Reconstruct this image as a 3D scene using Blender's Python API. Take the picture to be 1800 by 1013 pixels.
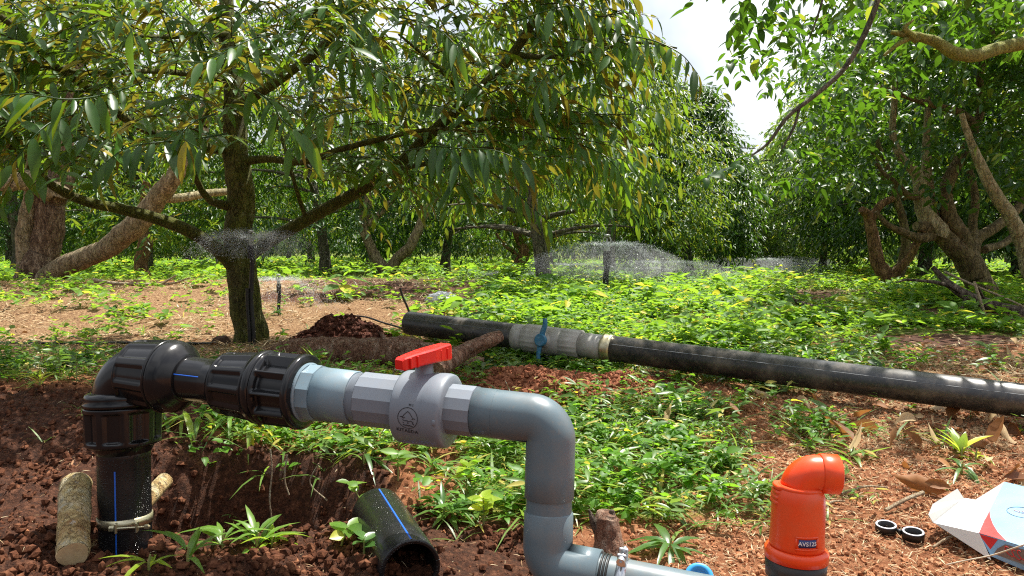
import bpy, math, random
import numpy as np
from mathutils import Vector, Matrix
R = math.radians
for o in list(bpy.data.objects): bpy.data.objects.remove(o)
sc = bpy.context.scene
COL = sc.collection

# ------------------------------------------------------------------ camera
FPX = 1300.0                      # focal length in photo pixels (photo 1800 wide)
CAMZ = 0.60                       # the field is z = 0
TH = math.atan(66.5 / FPX)        # pitch down
cd = bpy.data.cameras.new('camera'); cam = bpy.data.objects.new('camera', cd); COL.objects.link(cam)
cd.sensor_width = 36.0; cd.lens = 36.0 * FPX / 1800.0
cd.clip_start = 0.02; cd.clip_end = 1500.0
cam.location = (0, 0, CAMZ); cam.rotation_euler = (R(90) - TH, 0, 0)
sc.camera = cam
sc.render.resolution_x = 1024; sc.render.resolution_y = 576

# ------------------------------------------------------------------ sky + sun
SUN_ELEV, SUN_AZ = R(67), R(36)   # azimuth from +Y (view direction) towards +X
sunv = Vector((math.cos(SUN_ELEV) * math.sin(SUN_AZ), math.cos(SUN_ELEV) * math.cos(SUN_AZ), math.sin(SUN_ELEV)))
w = bpy.data.worlds.new('World'); sc.world = w; w.use_nodes = True
nt = w.node_tree; nt.nodes.clear()
wo = nt.nodes.new('ShaderNodeOutputWorld'); bg = nt.nodes.new('ShaderNodeBackground')
sky = nt.nodes.new('ShaderNodeTexSky'); sky.sky_type = 'NISHITA'; sky.sun_disc = False
sky.sun_elevation = SUN_ELEV; sky.sun_rotation = SUN_AZ
sky.air_density = 1.2; sky.dust_density = 3.0; sky.ozone_density = 1.0
tcw = nt.nodes.new('ShaderNodeTexCoord'); nz = nt.nodes.new('ShaderNodeTexNoise')
nz.inputs['Scale'].default_value = 2.2; nz.inputs['Detail'].default_value = 7
rp = nt.nodes.new('ShaderNodeValToRGB'); rp.color_ramp.elements[0].position = .36; rp.color_ramp.elements[1].position = .58
mx = nt.nodes.new('ShaderNodeMix'); mx.data_type = 'RGBA'; mx.inputs['B'].default_value = (9.6, 9.9, 10.4, 1)
nt.links.new(tcw.outputs['Generated'], nz.inputs['Vector']); nt.links.new(nz.outputs['Fac'], rp.inputs['Fac'])
nt.links.new(rp.outputs['Color'], mx.inputs['Factor']); nt.links.new(sky.outputs[0], mx.inputs['A'])
vd = nt.nodes.new('ShaderNodeVectorMath'); vd.operation = 'DOT_PRODUCT'; vd.inputs[1].default_value = tuple(sunv)
mr = nt.nodes.new('ShaderNodeMapRange'); mr.inputs['From Min'].default_value = -.1; mr.inputs['From Max'].default_value = .75; mr.inputs['To Min'].default_value = .50; mr.inputs['To Max'].default_value = 1.55
vm = nt.nodes.new('ShaderNodeVectorMath'); vm.operation = 'SCALE'      # the hazy sky glows towards the sun
nt.links.new(tcw.outputs['Generated'], vd.inputs[0]); nt.links.new(vd.outputs['Value'], mr.inputs['Value'])
nt.links.new(mx.outputs['Result'], vm.inputs[0]); nt.links.new(mr.outputs['Result'], vm.inputs['Scale']); nt.links.new(vm.outputs[0], bg.inputs['Color']); nt.links.new(bg.outputs[0], wo.inputs['Surface'])
bg.inputs['Strength'].default_value = 0.05
sd = bpy.data.lights.new('sun', 'SUN'); sd.energy = 5.0; sd.angle = R(0.5); sd.color = (1.0, 0.955, 0.87)
so = bpy.data.objects.new('sun', sd); COL.objects.link(so)
so.rotation_euler = sunv.to_track_quat('Z', 'Y').to_euler(); so.location = sunv * 30
sc.view_settings.view_transform = 'Standard'; sc.view_settings.look = 'None'
sc.view_settings.exposure = 1.0; sc.view_settings.gamma = 1.0; sc.view_settings.use_curve_mapping = False
try:
    sc.cycles.max_bounces = 8; sc.cycles.transmission_bounces = 6; sc.cycles.transparent_max_bounces = 12
    sc.cycles.diffuse_bounces = 4; sc.cycles.glossy_bounces = 3
    sc.cycles.sample_clamp_indirect = 6.0; sc.cycles.use_denoising = False; sc.cycles.filter_width = 1.15; sc.cycles.denoiser = 'OPENIMAGEDENOISE'; sc.cycles.denoising_input_passes = 'RGB_ALBEDO_NORMAL'; sc.cycles.denoising_prefilter = 'ACCURATE'
except Exception: pass

# ------------------------------------------------------------------ helpers
CT, ST = math.cos(TH), math.sin(TH)
def P(px, py, d):
    """point seen at photo pixel (px,py) at forward distance d metres"""
    u = (px - 900) / FPX; v = (506.5 - py) / FPX
    dy = CT + v * ST; dz = -ST + v * CT
    return np.array([u * d / dy, d, CAMZ + dz * d / dy])
def PP(a): return np.array([P(*q) for q in a])
def proj(p):
    x, y, z = p[..., 0], p[..., 1], p[..., 2] - CAMZ
    f = y * CT - z * ST; up = y * ST + z * CT
    return 900 + FPX * x / f, 506.5 - FPX * up / f

def _h(i, j, k, s):
    n = (i.astype(np.int64) * 374761393 + j.astype(np.int64) * 668265263 + k.astype(np.int64) * 2147483647 + s * 974711) & 0xffffffff
    n = ((n ^ (n >> 13)) * 1274126177) & 0xffffffff
    n = (n ^ (n >> 16)) & 0xffffffff
    return n.astype(np.float64) / 4294967295.0
def vn(x, y, z=None, s=0):
    x = np.asarray(x, float); y = np.asarray(y, float)
    z = np.zeros_like(x) if z is None else np.asarray(z, float)
    i, j, k = np.floor(x), np.floor(y), np.floor(z)
    fx, fy, fz = x - i, y - j, z - k
    fx, fy, fz = [f * f * (3 - 2 * f) for f in (fx, fy, fz)]
    i, j, k = i.astype(np.int64), j.astype(np.int64), k.astype(np.int64)
    r = 0
    for a in (0, 1):
        for b in (0, 1):
            for c in (0, 1):
                wgt = (fx if a else 1 - fx) * (fy if b else 1 - fy) * (fz if c else 1 - fz)
                r = r + wgt * _h(i + a, j + b, k + c, s)
    return r
def fbm(x, y, z=None, o=4, s=0):
    r = 0; a = .5; t = 0
    x = np.asarray(x, float); y = np.asarray(y, float); z = None if z is None else np.asarray(z, float)
    for q in range(o):
        f = 2 ** q
        r = r + a * vn(x * f + 17.3 * q, y * f - 9.1 * q, None if z is None else z * f, s + q); t += a; a *= .5
    return r / t
def ss(a, b, x):
    t = np.clip((np.asarray(x, float) - a) / (b - a), 0, 1); return t * t * (3 - 2 * t)
def nrm(v): return v / np.maximum(np.linalg.norm(v, axis=-1, keepdims=True), 1e-9)

class Geo:
    def __init__(s): s.v = []; s.f = {}; s.a = []; s.n = 0
    def add(s, v, faces, att=None):
        v = np.asarray(v, float).reshape(-1, 3)
        for f in faces:
            f = np.asarray(f, np.int64)
            if f.size: s.f.setdefault(f.shape[1], []).append(f + s.n)
        s.v.append(v); s.a.append(np.zeros(len(v)) if att is None else np.broadcast_to(np.asarray(att, float), (len(v),)))
        s.n += len(v)
    def build(s, name, mats, parent=None, smooth=True, flip=False):
        me = bpy.data.meshes.new(name)
        v = np.concatenate(s.v); a = np.concatenate(s.a)
        me.vertices.add(len(v)); me.vertices.foreach_set('co', v.astype(np.float32).ravel())
        li = []; st = []; c = 0
        for k, fl in s.f.items():
            f = np.concatenate(fl)
            if flip: f = f[:, ::-1]
            li.append(f.ravel()); st.append(c + np.arange(len(f)) * k); c += f.size
        li = np.concatenate(li); st = np.concatenate(st)
        me.loops.add(len(li)); me.loops.foreach_set('vertex_index', li.astype(np.int32))
        me.polygons.add(len(st)); me.polygons.foreach_set('loop_start', st.astype(np.int32))
        me.update(calc_edges=True); me.validate()
        at = me.attributes.new('rnd', 'FLOAT', 'POINT'); at.data.foreach_set('value', a.astype(np.float32))
        me.polygons.foreach_set('use_smooth', np.full(len(me.polygons), bool(smooth)))
        for m in (mats if isinstance(mats, (list, tuple)) else [mats]): me.materials.append(m)
        ob = bpy.data.objects.new(name, me); COL.objects.link(ob)
        if parent is not None: ob.parent = parent; ob.matrix_parent_inverse = Matrix.Translation(parent.location).inverted() if parent.type == 'EMPTY' else Matrix.Identity(4)
        return ob
def tag(o, label=None, cat=None, group=None, kind=None):
    if label: o['label'] = label
    if cat: o['category'] = cat
    if group: o['group'] = group
    if kind: o['kind'] = kind
    return o
def thing(name, loc, label, cat, group=None):
    o = bpy.data.objects.new(name, None); COL.objects.link(o); o.location = tuple(float(q) for q in loc)
    o.empty_display_size = .1
    return tag(o, label, cat, group)

# ---- tubes / lathes
def frames(pts):
    pts = np.asarray(pts, float); n = len(pts)
    t = np.zeros_like(pts); t[1:-1] = pts[2:] - pts[:-2]; t[0] = pts[1] - pts[0]; t[-1] = pts[-1] - pts[-2]; t = nrm(t)
    up = np.array([0, 0, 1.0]) if abs(t[0][2]) < .9 else np.array([0, 1.0, 0])
    u = nrm(np.cross(t[0], up)); U = [u]
    for i in range(1, n):
        u = U[-1] - t[i] * np.dot(U[-1], t[i]); U.append(nrm(u))
    U = np.array(U); V = np.cross(t, U); return t, U, V
def tube(g, pts, rad, n=12, cap=True, rough=0, seed=0, att=0.0):
    pts = np.asarray(pts, float); rad = np.broadcast_to(np.asarray(rad, float), (len(pts),))
    t, U, V = frames(pts)
    th = np.arange(n) / n * 2 * np.pi
    c, s_ = np.cos(th), np.sin(th)
    r = rad[:, None] * np.ones((1, n))
    base = pts[:, None] + r[..., None] * (U[:, None] * c[None, :, None] + V[:, None] * s_[None, :, None])
    if rough:
        k = fbm(base[..., 0] / max(rad.max(), .01) * 2.0, base[..., 1] / max(rad.max(), .01) * 2.0, base[..., 2] / max(rad.max(), .01) * 1.3, 5, seed) - .5
        r = r * (1 + rough * 2 * k)
        base = pts[:, None] + r[..., None] * (U[:, None] * c[None, :, None] + V[:, None] * s_[None, :, None])
    m = len(pts); i, j = np.meshgrid(np.arange(m - 1), np.arange(n), indexing='ij')
    j2 = (j + 1) % n
    q = np.stack([i * n + j, i * n + j2, (i + 1) * n + j2, (i + 1) * n + j], -1).reshape(-1, 4)
    g.add(base.reshape(-1, 3), [q], att)
    if cap:
        for e, o_ in ((0, -1), (m - 1, 1)):
            ring = base[e]; cen = pts[e]
            idx = np.arange(n)
            tri = np.stack([np.full(n, n), idx, (idx + 1) % n], -1)
            if o_ < 0: tri = tri[:, ::-1]
            g.add(np.vstack([ring, cen]), [tri], att)
def smooth_path(pts, sub=6, rad=None):
    pts = np.asarray(pts, float); n = len(pts)
    if n < 3: sub = max(sub, 2)
    ext = np.vstack([2 * pts[0] - pts[1], pts, 2 * pts[-1] - pts[-2]])
    out = []; rr = []
    for i in range(n - 1):
        p0, p1, p2, p3 = ext[i:i + 4]
        for k in range(sub):
            t = k / sub
            out.append(.5 * ((2 * p1) + (-p0 + p2) * t + (2 * p0 - 5 * p1 + 4 * p2 - p3) * t * t + (-p0 + 3 * p1 - 3 * p2 + p3) * t ** 3))
            if rad is not None: rr.append(rad[i] * (1 - t) + rad[i + 1] * t)
    out.append(pts[-1])
    if rad is not None: rr.append(rad[-1]); return np.array(out), np.array(rr)
    return np.array(out)
def lathe(g, A, B, prof, n=48, mod=None, sub=1, att=0.0, caps=True, flatn=None):
    """prof: list of (t in metres along A->B, r). mod(t, theta)-> radius factor."""
    A = np.asarray(A, float); B = np.asarray(B, float); ax = nrm(B - A)
    up = np.array([0, 0, 1.0]) if abs(ax[2]) < .9 else np.array([0, -1.0, 0])
    V = nrm(up - ax * np.dot(up, ax)); U = np.cross(V, ax)       # theta 0 = up, +90deg = U
    pr = []
    for k in range(len(prof) - 1):
        for q in range(sub):
            f = q / sub; pr.append((prof[k][0] * (1 - f) + prof[k + 1][0] * f, prof[k][1] * (1 - f) + prof[k + 1][1] * f))
    pr.append(prof[-1]); pr = np.array(pr, float)
    th = np.arange(n) / n * 2 * np.pi
    T, TT = np.meshgrid(pr[:, 0], th, indexing='ij'); r = np.repeat(pr[:, 1:2], n, 1)
    if mod is not None: r = r * mod(T, TT)
    v = A + ax * T[..., None] + r[..., None] * (V * np.cos(TT)[..., None] + U * np.sin(TT)[..., None])
    m = len(pr); i, j = np.meshgrid(np.arange(m - 1), np.arange(n), indexing='ij'); j2 = (j + 1) % n
    q = np.stack([i * n + j, (i + 1) * n + j, (i + 1) * n + j2, i * n + j2], -1).reshape(-1, 4)
    g.add(v.reshape(-1, 3), [q], att)
    if caps:
        for e in (0, m - 1):
            if pr[e, 1] > 1e-5:
                idx = np.arange(n); tri = np.stack([np.full(n, n), idx, (idx + 1) % n], -1)
                if e == 0: tri = tri[:, ::-1]
                g.add(np.vstack([v[e], A + ax * pr[e, 0]]), [tri[:, ::-1]], att)
def box(g, c, sx, sy, sz, rot=None, bev=0.0):
    """bevelled box centred at c; rot 3x3 (columns = axes)"""
    b = bev; pts = []
    hx, hy, hz = sx / 2, sy / 2, sz / 2
    rot = np.eye(3) if rot is None else np.asarray(rot)
    vs = []; 
    for X in (-1, 1):
        for Y in (-1, 1):
            for Z in (-1, 1):
                vs += [(X * hx, Y * (hy - b), Z * (hz - b)), (X * (hx - b), Y * hy, Z * (hz - b)), (X * (hx - b), Y * (hy - b), Z * hz)]
    vs = np.array(vs)
    def I(X, Y, Z, k): return (((X > 0) * 2 + (Y > 0)) * 2 + (Z > 0)) * 3 + k
    q = []; t = []
    for s in (-1, 1):
        q.append([I(s, -1, -1, 0), I(s, 1, -1, 0), I(s, 1, 1, 0), I(s, -1, 1, 0)][::s])
        q.append([I(-1, s, -1, 1), I(1, s, -1, 1), I(1, s, 1, 1), I(-1, s, 1, 1)][::-s])
        q.append([I(-1, -1, s, 2), I(1, -1, s, 2), I(1, 1, s, 2), I(-1, 1, s, 2)][::s])
    if b > 0:
        for s in (-1, 1):
            for u in (-1, 1):
                q.append([I(s, u, -1, 0), I(s, u, 1, 0), I(s, u, 1, 1), I(s, u, -1, 1)][::-s * u])
                q.append([I(s, -1, u, 0), I(s, 1, u, 0), I(s, 1, u, 2), I(s, -1, u, 2)][::s * u])
                q.append([I(-1, s, u, 1), I(1, s, u, 1), I(1, s, u, 2), I(-1, s, u, 2)][::-s * u])
        for X in (-1, 1):
            for Y in (-1, 1):
                for Z in (-1, 1):
                    t.append([I(X, Y, Z, 0), I(X, Y, Z, 1), I(X, Y, Z, 2)][::X * Y * Z])
    g.add(vs @ rot.T + np.asarray(c), [np.array(q)] + ([np.array(t)] if t else []))

# ---- leaves
_T = {}
def _tpl():
    # (t along, s side, fold), faces
    t = [0, .14, .34, .58, .82, 1]; wd = [0, .62, .98, .95, .5, 0]
    v = [(0, 0)]; 
    for i in range(1, 5): v += [(t[i], -wd[i]), (t[i], 0), (t[i], wd[i])]
    v += [(1, 0)]
    q = []; tr = [(0, 1, 2)[::-1], (0, 2, 3)[::-1]]
    for i in range(3):
        a = 1 + 3 * i; b = a + 3
        q += [(a, a + 1, b + 1, b), (a + 1, a + 2, b + 2, b + 1)]
    tr += [(10, 11, 13), (11, 12, 13)]
    _T['hi'] = (np.array(v, float), [np.array(q), np.array(tr)])
    v = [(0, 0), (.3, -.95), (.72, -.75), (1, 0), (.72, .75), (.3, .95)]
    _T['mid'] = (np.array(v, float), [np.array([(0, 3, 2, 1), (0, 5, 4, 3)])])
    v = [(0, 0), (.45, -1), (1, 0), (.45, 1)]
    _T['lo'] = (np.array(v, float), [np.array([(0, 2, 1), (0, 3, 2)])])
    v = [(0, -.5), (0, .5), (.35, -.9), (.35, .9), (.7, -.6), (.7, .6), (1, 0)]
    _T['blade'] = (np.array(v, float), [np.array([(0, 1, 3, 2), (2, 3, 5, 4)]), np.array([(4, 5, 6)])])
_tpl()
def leaves(g, p, d, n, L, W, kind='mid', droop=.15, fold=.25, rnd=None, rng=None):
    p = np.asarray(p, float); d = nrm(np.asarray(d, float)); N = len(p)
    if N == 0: return
    n = np.asarray(n, float); n = nrm(n - d * np.sum(n * d, -1, keepdims=True)); s = np.cross(d, n)
    tv, fs = _T[kind]; L = np.broadcast_to(L, (N,)); W = np.broadcast_to(W, (N,)); dr = np.broadcast_to(droop, (N,))
    t = tv[:, 0]; sd = tv[:, 1]
    v = p[:, None] + (L[:, None] * t)[..., None] * d[:, None] + (W[:, None] * .5 * sd)[..., None] * s[:, None] \
        + (W[:, None] * .5 * fold * np.abs(sd) - dr[:, None] * L[:, None] * t * t)[..., None] * n[:, None]
    K = len(tv); off = np.arange(N)[:, None, None] * K
    a = np.random.RandomState(N).rand(N) if rnd is None else rnd
    # keep CCW about n : side vector s = d x n, so reversed order faces up
    g.add(v.reshape(-1, 3), [(f[None] + off).reshape(-1, f.shape[1]) for f in fs], np.repeat(a, K))
def twigs(g, c, out, rng, TL=.5, m=10, L=.13, W=.045, kind='mid', droop=.35, hang=.55, spread=.75, tone=None, gb=None, lobe=1):
    """leafy twigs starting at c (K,3) growing towards out"""
    K = len(c); c = np.asarray(c, float)
    d = nrm(nrm(np.asarray(out, float)) + rng.normal(0, .35, (K, 3)))
    TLk = TL * rng.uniform(.6, 1.25, K)
    side = nrm(np.cross(d, np.array([0, 0, 1.0])) + rng.normal(0, .15, (K, 3)))
    t = (np.arange(m) + .6) / m
    pos = c[:, None] + d[:, None] * (TLk[:, None] * t)[..., None] - np.array([0, 0, 1.0]) * (droop * TLk[:, None] * t ** 2)[..., None]
    sg = np.where(np.arange(m) % 2 == 0, 1.0, -1.0)[None, :, None]
    dd = d[:, None] * .55 + side[:, None] * sg * spread + np.array([0, 0, -hang]) + rng.normal(0, .22, (K, m, 3))
    nn = np.array([0, 0, 1.0]) + d[:, None] * .35 + side[:, None] * sg * .3 + rng.normal(0, .35, (K, m, 3))
    tone = rng.rand(K) if tone is None else tone
    rn = np.clip(np.repeat(tone[:, None], m, 1) * .6 + rng.rand(K, m) * .4, 0, 1)
    sz = rng.uniform(.65, 1.15, K * m)
    leaves(g, pos.reshape(-1, 3), dd.reshape(-1, 3), nn.reshape(-1, 3), L * sz, W * sz * rng.uniform(.85, 1.15, K * m), kind, rng.uniform(.05, .4, K * m), .3, rn.ravel())
    if gb is not None:
        tt = np.array([0, .35, .7, 1.0]); r = .0035
        pp = c[:, None] + d[:, None] * (TLk[:, None] * tt)[..., None] - np.array([0, 0, 1.0]) * (droop * TLk[:, None] * tt ** 2)[..., None]
        up = np.cross(side, d)
        rr = (r * (1.3 - tt))[None, :, None]
        ring = np.stack([pp + side[:, None] * rr, pp - side[:, None] * rr * .5 + up[:, None] * rr, pp - side[:, None] * rr * .5 - up[:, None] * rr], 2)  # K,4,3,3
        idx = np.arange(K)[:, None, None, None] * 12
        i = np.arange(3)[:, None]; j = np.arange(3)[None]
        q = np.stack([i * 3 + j, i * 3 + (j + 1) % 3, (i + 1) * 3 + (j + 1) % 3, (i + 1) * 3 + j], -1)[None]
        gb.add(ring.reshape(-1, 3), [(q + idx).reshape(-1, 4)], 0.3)

# ------------------------------------------------------------------ materials
class NT:
    def __init__(s, name):
        s.m = bpy.data.materials.new(name); s.m.use_nodes = True; s.t = s.m.node_tree; s.t.nodes.clear()
        s.out = s.t.nodes.new('ShaderNodeOutputMaterial')
    def n(s, typ, **kw):
        x = s.t.nodes.new(typ)
        for k, v in kw.items():
            if k in x.inputs.keys():
                if hasattr(v, 'links'): s.t.links.new(v, x.inputs[k])
                else: x.inputs[k].default_value = v
            else: setattr(x, k, v)
        return x
    def l(s, a, b): s.t.links.new(a, b)
    def co(s): return s.n('ShaderNodeTexCoord').outputs['Object']
    def noise(s, scale, detail=5, rough=.6, vec=None, out='Fac'):
        x = s.n('ShaderNodeTexNoise'); x.inputs['Scale'].default_value = scale; x.inputs['Detail'].default_value = detail; x.inputs['Roughness'].default_value = rough
        s.l(vec if vec is not None else s.co(), x.inputs['Vector']); return x.outputs[out]
    def ramp(s, fac, stops, interp='LINEAR'):
        x = s.n('ShaderNodeValToRGB'); cr = x.color_ramp; cr.interpolation = interp
        while len(cr.elements) < len(stops): cr.elements.new(.5)
        for e, (p, c) in zip(cr.elements, stops):
            e.position = p; e.color = (c, c, c, 1) if isinstance(c, (int, float)) else (*c, 1)
        s.l(fac, x.inputs['Fac']); return x.outputs['Color']
    def mix(s, f, a, b, blend='MIX'):
        x = s.n('ShaderNodeMix'); x.data_type = 'RGBA'; x.blend_type = blend
        for v, k in ((f, 0), (a, 6), (b, 7)):
            if hasattr(v, 'links'): s.l(v, x.inputs[k])
            else: x.inputs[k].default_value = v if k == 0 else (*v, 1)
        return x.outputs[2]
    def math(s, op, a, b=0.0, clamp=False):
        x = s.n('ShaderNodeMath'); x.operation = op; x.use_clamp = clamp
        for v, k in ((a, 0), (b, 1)):
            if hasattr(v, 'links'): s.l(v, x.inputs[k])
            else: x.inputs[k].default_value = v
        return x.outputs[0]
    def attr(s, nm, out='Fac'):
        x = s.n('ShaderNodeAttribute'); x.attribute_name = nm; return x.outputs[out]
    def bump(s, h, strength=.5, dist=.01):
        x = s.n('ShaderNodeBump'); x.inputs['Strength'].default_value = strength; x.inputs['Distance'].default_value = dist
        s.l(h, x.inputs['Height']); return x.outputs[0]
    def pr(s, col, rough=.5, spec=.5, metal=0.0, normal=None, coat=0.0):
        x = s.n('ShaderNodeBsdfPrincipled')
        for v, k in ((col, 'Base Color'), (rough, 'Roughness'), (spec, 'Specular IOR Level'), (metal, 'Metallic'), (coat, 'Coat Weight')):
            if hasattr(v, 'links'): s.l(v, x.inputs[k])
            else: x.inputs[k].default_value = (*v, 1) if isinstance(v, tuple) else v
        if normal is not None: s.l(normal, x.inputs['Normal'])
        return x
    def done(s, sh): s.l(sh.outputs[0], s.out.inputs['Surface']); return s.m
def simple(name, c1, c2=None, scale=8, rough=.5, bump=.2, bscale=60, dist=.002, spec=.5, metal=0.0, detail=6, c3=None, dirt=None, dirt_amt=.5, coat=0.0, rvar=.15):
    t = NT(name); c2 = c2 or tuple(x * .8 for x in c1)
    f = t.noise(scale, detail)
    col = t.ramp(f, [(.3, c1), (.7, c2)] if c3 is None else [(.28, c1), (.5, c2), (.72, c3)])
    if dirt is not None:
        d = t.ramp(t.noise(scale * .6, 8, .7), [(.5, 0.0), (.72, 1.0)])
        col = t.mix(t.math('MULTIPLY', d, dirt_amt), col, dirt)
    rg = t.math('ADD', t.math('MULTIPLY', t.noise(scale * 2.5, 6), rvar * 2), rough - rvar, True)
    nm = t.bump(t.noise(bscale, 6), bump, dist) if bump else None
    return t.done(t.pr(col, rg, spec, metal, nm, coat))
def leafmat(name, dark, light, under, trans, tf=.4, rough=.35, yellow=(.38, .30, .03), ythr=.94, spec=.5, under_amt=1.0, back=None):
    t = NT(name); r = t.attr('rnd')
    f2 = t.math('FRACT', t.math('MULTIPLY', r, 37.7))
    col = t.mix(r, dark, light)
    col = t.mix(t.math('GREATER_THAN', f2, ythr), col, yellow)
    nzz = t.noise(45, 3)
    col = t.mix(t.math('MULTIPLY', nzz, .5), col, tuple(x * .55 for x in dark))
    bf = t.n('ShaderNodeNewGeometry').outputs['Backfacing']
    colu = t.mix(t.math('MULTIPLY', bf, under_amt), col, under)
    p = t.pr(colu, rough, spec, 0.0)
    tr = t.n('ShaderNodeBsdfTranslucent')
    tc = t.mix(f2, trans, tuple(x * .6 for x in trans))
    if back is not None: tc = t.mix(t.math('MULTIPLY', bf, t.math('MULTIPLY', t.math('GREATER_THAN', t.math('FRACT', t.math('MULTIPLY', r, 91.3)), .45), .75)), tc, back)
    t.l(t.mix(t.math('GREATER_THAN', f2, ythr), tc, tuple(min(1, x * 1.6) for x in yellow)), tr.inputs['Color'])
    ms = t.n('ShaderNodeMixShader'); ms.inputs[0].default_value = tf
    t.l(p.outputs[0], ms.inputs[1]); t.l(tr.outputs[0], ms.inputs[2])
    return t.done(ms)
# ------------------------------------------------------------------ terrain
def pitmask(x, y):
    wob = (fbm(x * 4.5, y * 4.5, s=5, o=5) - .5) * .26
    cx, cy = -.91, 2.32
    ax, ay = .36, .25
    q = ((x - cx) / ax) ** 2 + ((y - cy) / ay) ** 2
    return 1 - ss(.75, 1.55, q ** .5 * 1.15 - .1 + wob * 3.2)
def terr(x, y, fine=True):
    x = np.asarray(x, float); y = np.asarray(y, float)
    lft = 1 - ss(-1.35, -.75, x)
    k = ss(1.7, 4.6, y) * (1 - lft) + ss(2.15, 3.15, y) * lft
    z = -.19 * (1 - k)
    z = z + (.16 * (1 - ss(-.2, 2.6, x)) + .04) * ss(5.1, 8.6, y) * (1 - .25 * ss(9.2, 13, y)) * (1 - ss(20, 60, y))
    z = z + .05 * ss(4.5, 8, y) * ss(1.8, 4, x) * (1 - ss(12, 30, y))
    z = z + (fbm(x * .8, y * .8, s=1) - .5) * .07 * ss(1.5, 5, y)
    z = z + (fbm(x * 2.2, y * 3.0, s=12, o=5) - .5) * .17 * (1 - ss(-.8, .6, x)) * ss(5.0, 6.0, y) * (1 - ss(8.8, 10, y))
    z = z + (fbm(x * 4, y * 4, s=2) - .5) * .05
    z = z + .05 * np.maximum(fbm(x * 9, y * 9, s=13, o=4) - .5, 0) * 2 * (1 - ss(-.3, .05, x)) * (1 - ss(2.2, 2.6, y))
    z = z + .035 * np.exp(-(((x + 1.5) / .5) ** 2 + ((y - 1.85) / .22) ** 2))          # clod heap at the left
    if True:
        z = z - .36 * pitmask(x, y)
        z = z - .045 * np.exp(-(((x + 1.04) / .13) ** 2 + ((y - 1.93) / .12) ** 2))
    near = 1 - ss(4, 9, y)
    rough = .35 + 2.4 * (1 - ss(-.35, .1, x)) * (1 - ss(2.9, 3.6, y))
    z = z + (fbm(x * 16, y * 16, s=3, o=4) - .5) * .022 * near * rough
    wl = pitmask(x, y); wl = 4 * wl * (1 - wl)
    z = z + wl * (fbm(x * 22, y * 22, s=9, o=4) - .5) * .09
    z = z + (fbm(x * 60, y * 60, s=4, o=3) - .5) * .010 * near * (.6 + .9 * rough)
    return z
def G(px, py, up=0.0):
    """ground point under a photo pixel"""
    a = P(px, py, 1.0); dr = a - np.array([0, 0, CAMZ])
    ds = np.geomspace(1.0, 80, 1500)
    pts = np.array([0, 0, CAMZ]) + dr * ds[:, None]
    h = pts[:, 2] - terr(pts[:, 0], pts[:, 1])
    i = int(np.argmax(h < 0)) if (h < 0).any() else len(ds) - 1
    return np.array([pts[i, 0], pts[i, 1], float(terr(pts[i, 0], pts[i, 1])) + up])
def onG(x, y, up=0.0): return np.array([x, y, float(terr(x, y)) + up])

def axis(lo, f0, f1, hi, step, g):
    a = list(np.arange(f0, f1, step)); s = step; v = f1
    while v < hi: a.append(v); s *= g; v += s
    a.append(hi); s = step * g; v = f0 - s
    while v > lo: a.insert(0, v); s *= g; v -= s
    a.insert(0, lo); return np.array(a)
gx = axis(-320, -2.5, 2.6, 320, .0135, 1.045); gy = axis(-20, 1.25, 3.9, 600, .0135, 1.032)
X, Y = np.meshgrid(gx, gy, indexing='xy')
Z = terr(X, Y)
Z = np.where(Y > 60, Z * np.clip(1 - (Y - 60) / 200, 0, 1), Z)
nx, ny = len(gx), len(gy)
i, j = np.meshgrid(np.arange(ny - 1), np.arange(nx - 1), indexing='ij')
quads = np.stack([i * nx + j, i * nx + j + 1, (i + 1) * nx + j + 1, (i + 1) * nx + j], -1).reshape(-1, 4)
# soil kinds: dark wet soil of the pit, with wall shade painted in; straw litter; red loose soil; green mossy field
def m_wet_shade(x, y):
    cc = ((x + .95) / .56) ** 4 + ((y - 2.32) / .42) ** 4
    a = np.maximum(1 - ss(.7, 1.2, cc ** .5), (1 - ss(-1.35, -1.0, x)) * (1 - ss(3.05, 3.3, y)))  # damp pit soil; shade of the wall and left bank painted in
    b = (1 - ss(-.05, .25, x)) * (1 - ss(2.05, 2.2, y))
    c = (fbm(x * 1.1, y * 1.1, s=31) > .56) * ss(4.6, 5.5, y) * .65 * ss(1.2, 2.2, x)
    d = (1 - ss(-.2, .5, x)) * ss(-2.9, -2.3, x) * ss(6.4, 7.4, y) * (1 - ss(10.2, 11.2, y)) * .85 * (.6 + .8 * fbm(x * 2, y * 2, s=33))  # dark brown band along the bank, its shading painted in
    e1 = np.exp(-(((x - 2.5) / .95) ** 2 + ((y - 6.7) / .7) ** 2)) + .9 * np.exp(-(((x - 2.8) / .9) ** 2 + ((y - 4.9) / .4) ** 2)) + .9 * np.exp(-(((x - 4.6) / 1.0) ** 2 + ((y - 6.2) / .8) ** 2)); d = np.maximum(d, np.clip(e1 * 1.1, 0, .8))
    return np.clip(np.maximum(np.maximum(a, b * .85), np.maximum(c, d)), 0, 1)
def m_straw(x, y):
    a = (1 - ss(-.7, .0, x)) * ss(3.3, 3.9, y) * (1 - ss(8.8, 9.6, y))
    b = ss(.7, 1.5, x) * ss(2.45, 2.9, y) * (1 - ss(3.6, 5, y)) * .8
    c = ss(5, 8, y) * .35 * ss(.3, 1, x)
    return np.clip(np.maximum(np.maximum(a * .72, b), c), 0, 1)
def m_green(x, y):
    a = ss(9.2, 10.5, y)
    b = ss(.2, .9, x) * ss(4.3, 5.5, y)
    c = ss(-.35, -.1, x) * (1 - ss(.5, .95, x)) * ss(1.95, 2.2, y)
    return np.clip(np.maximum(np.maximum(a, b * .8), c * .6), 0, 1)
g = Geo(); g.add(np.stack([X, Y, Z], -1).reshape(-1, 3), [quads])
t = NT('soil')
c0 = t.co()
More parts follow.
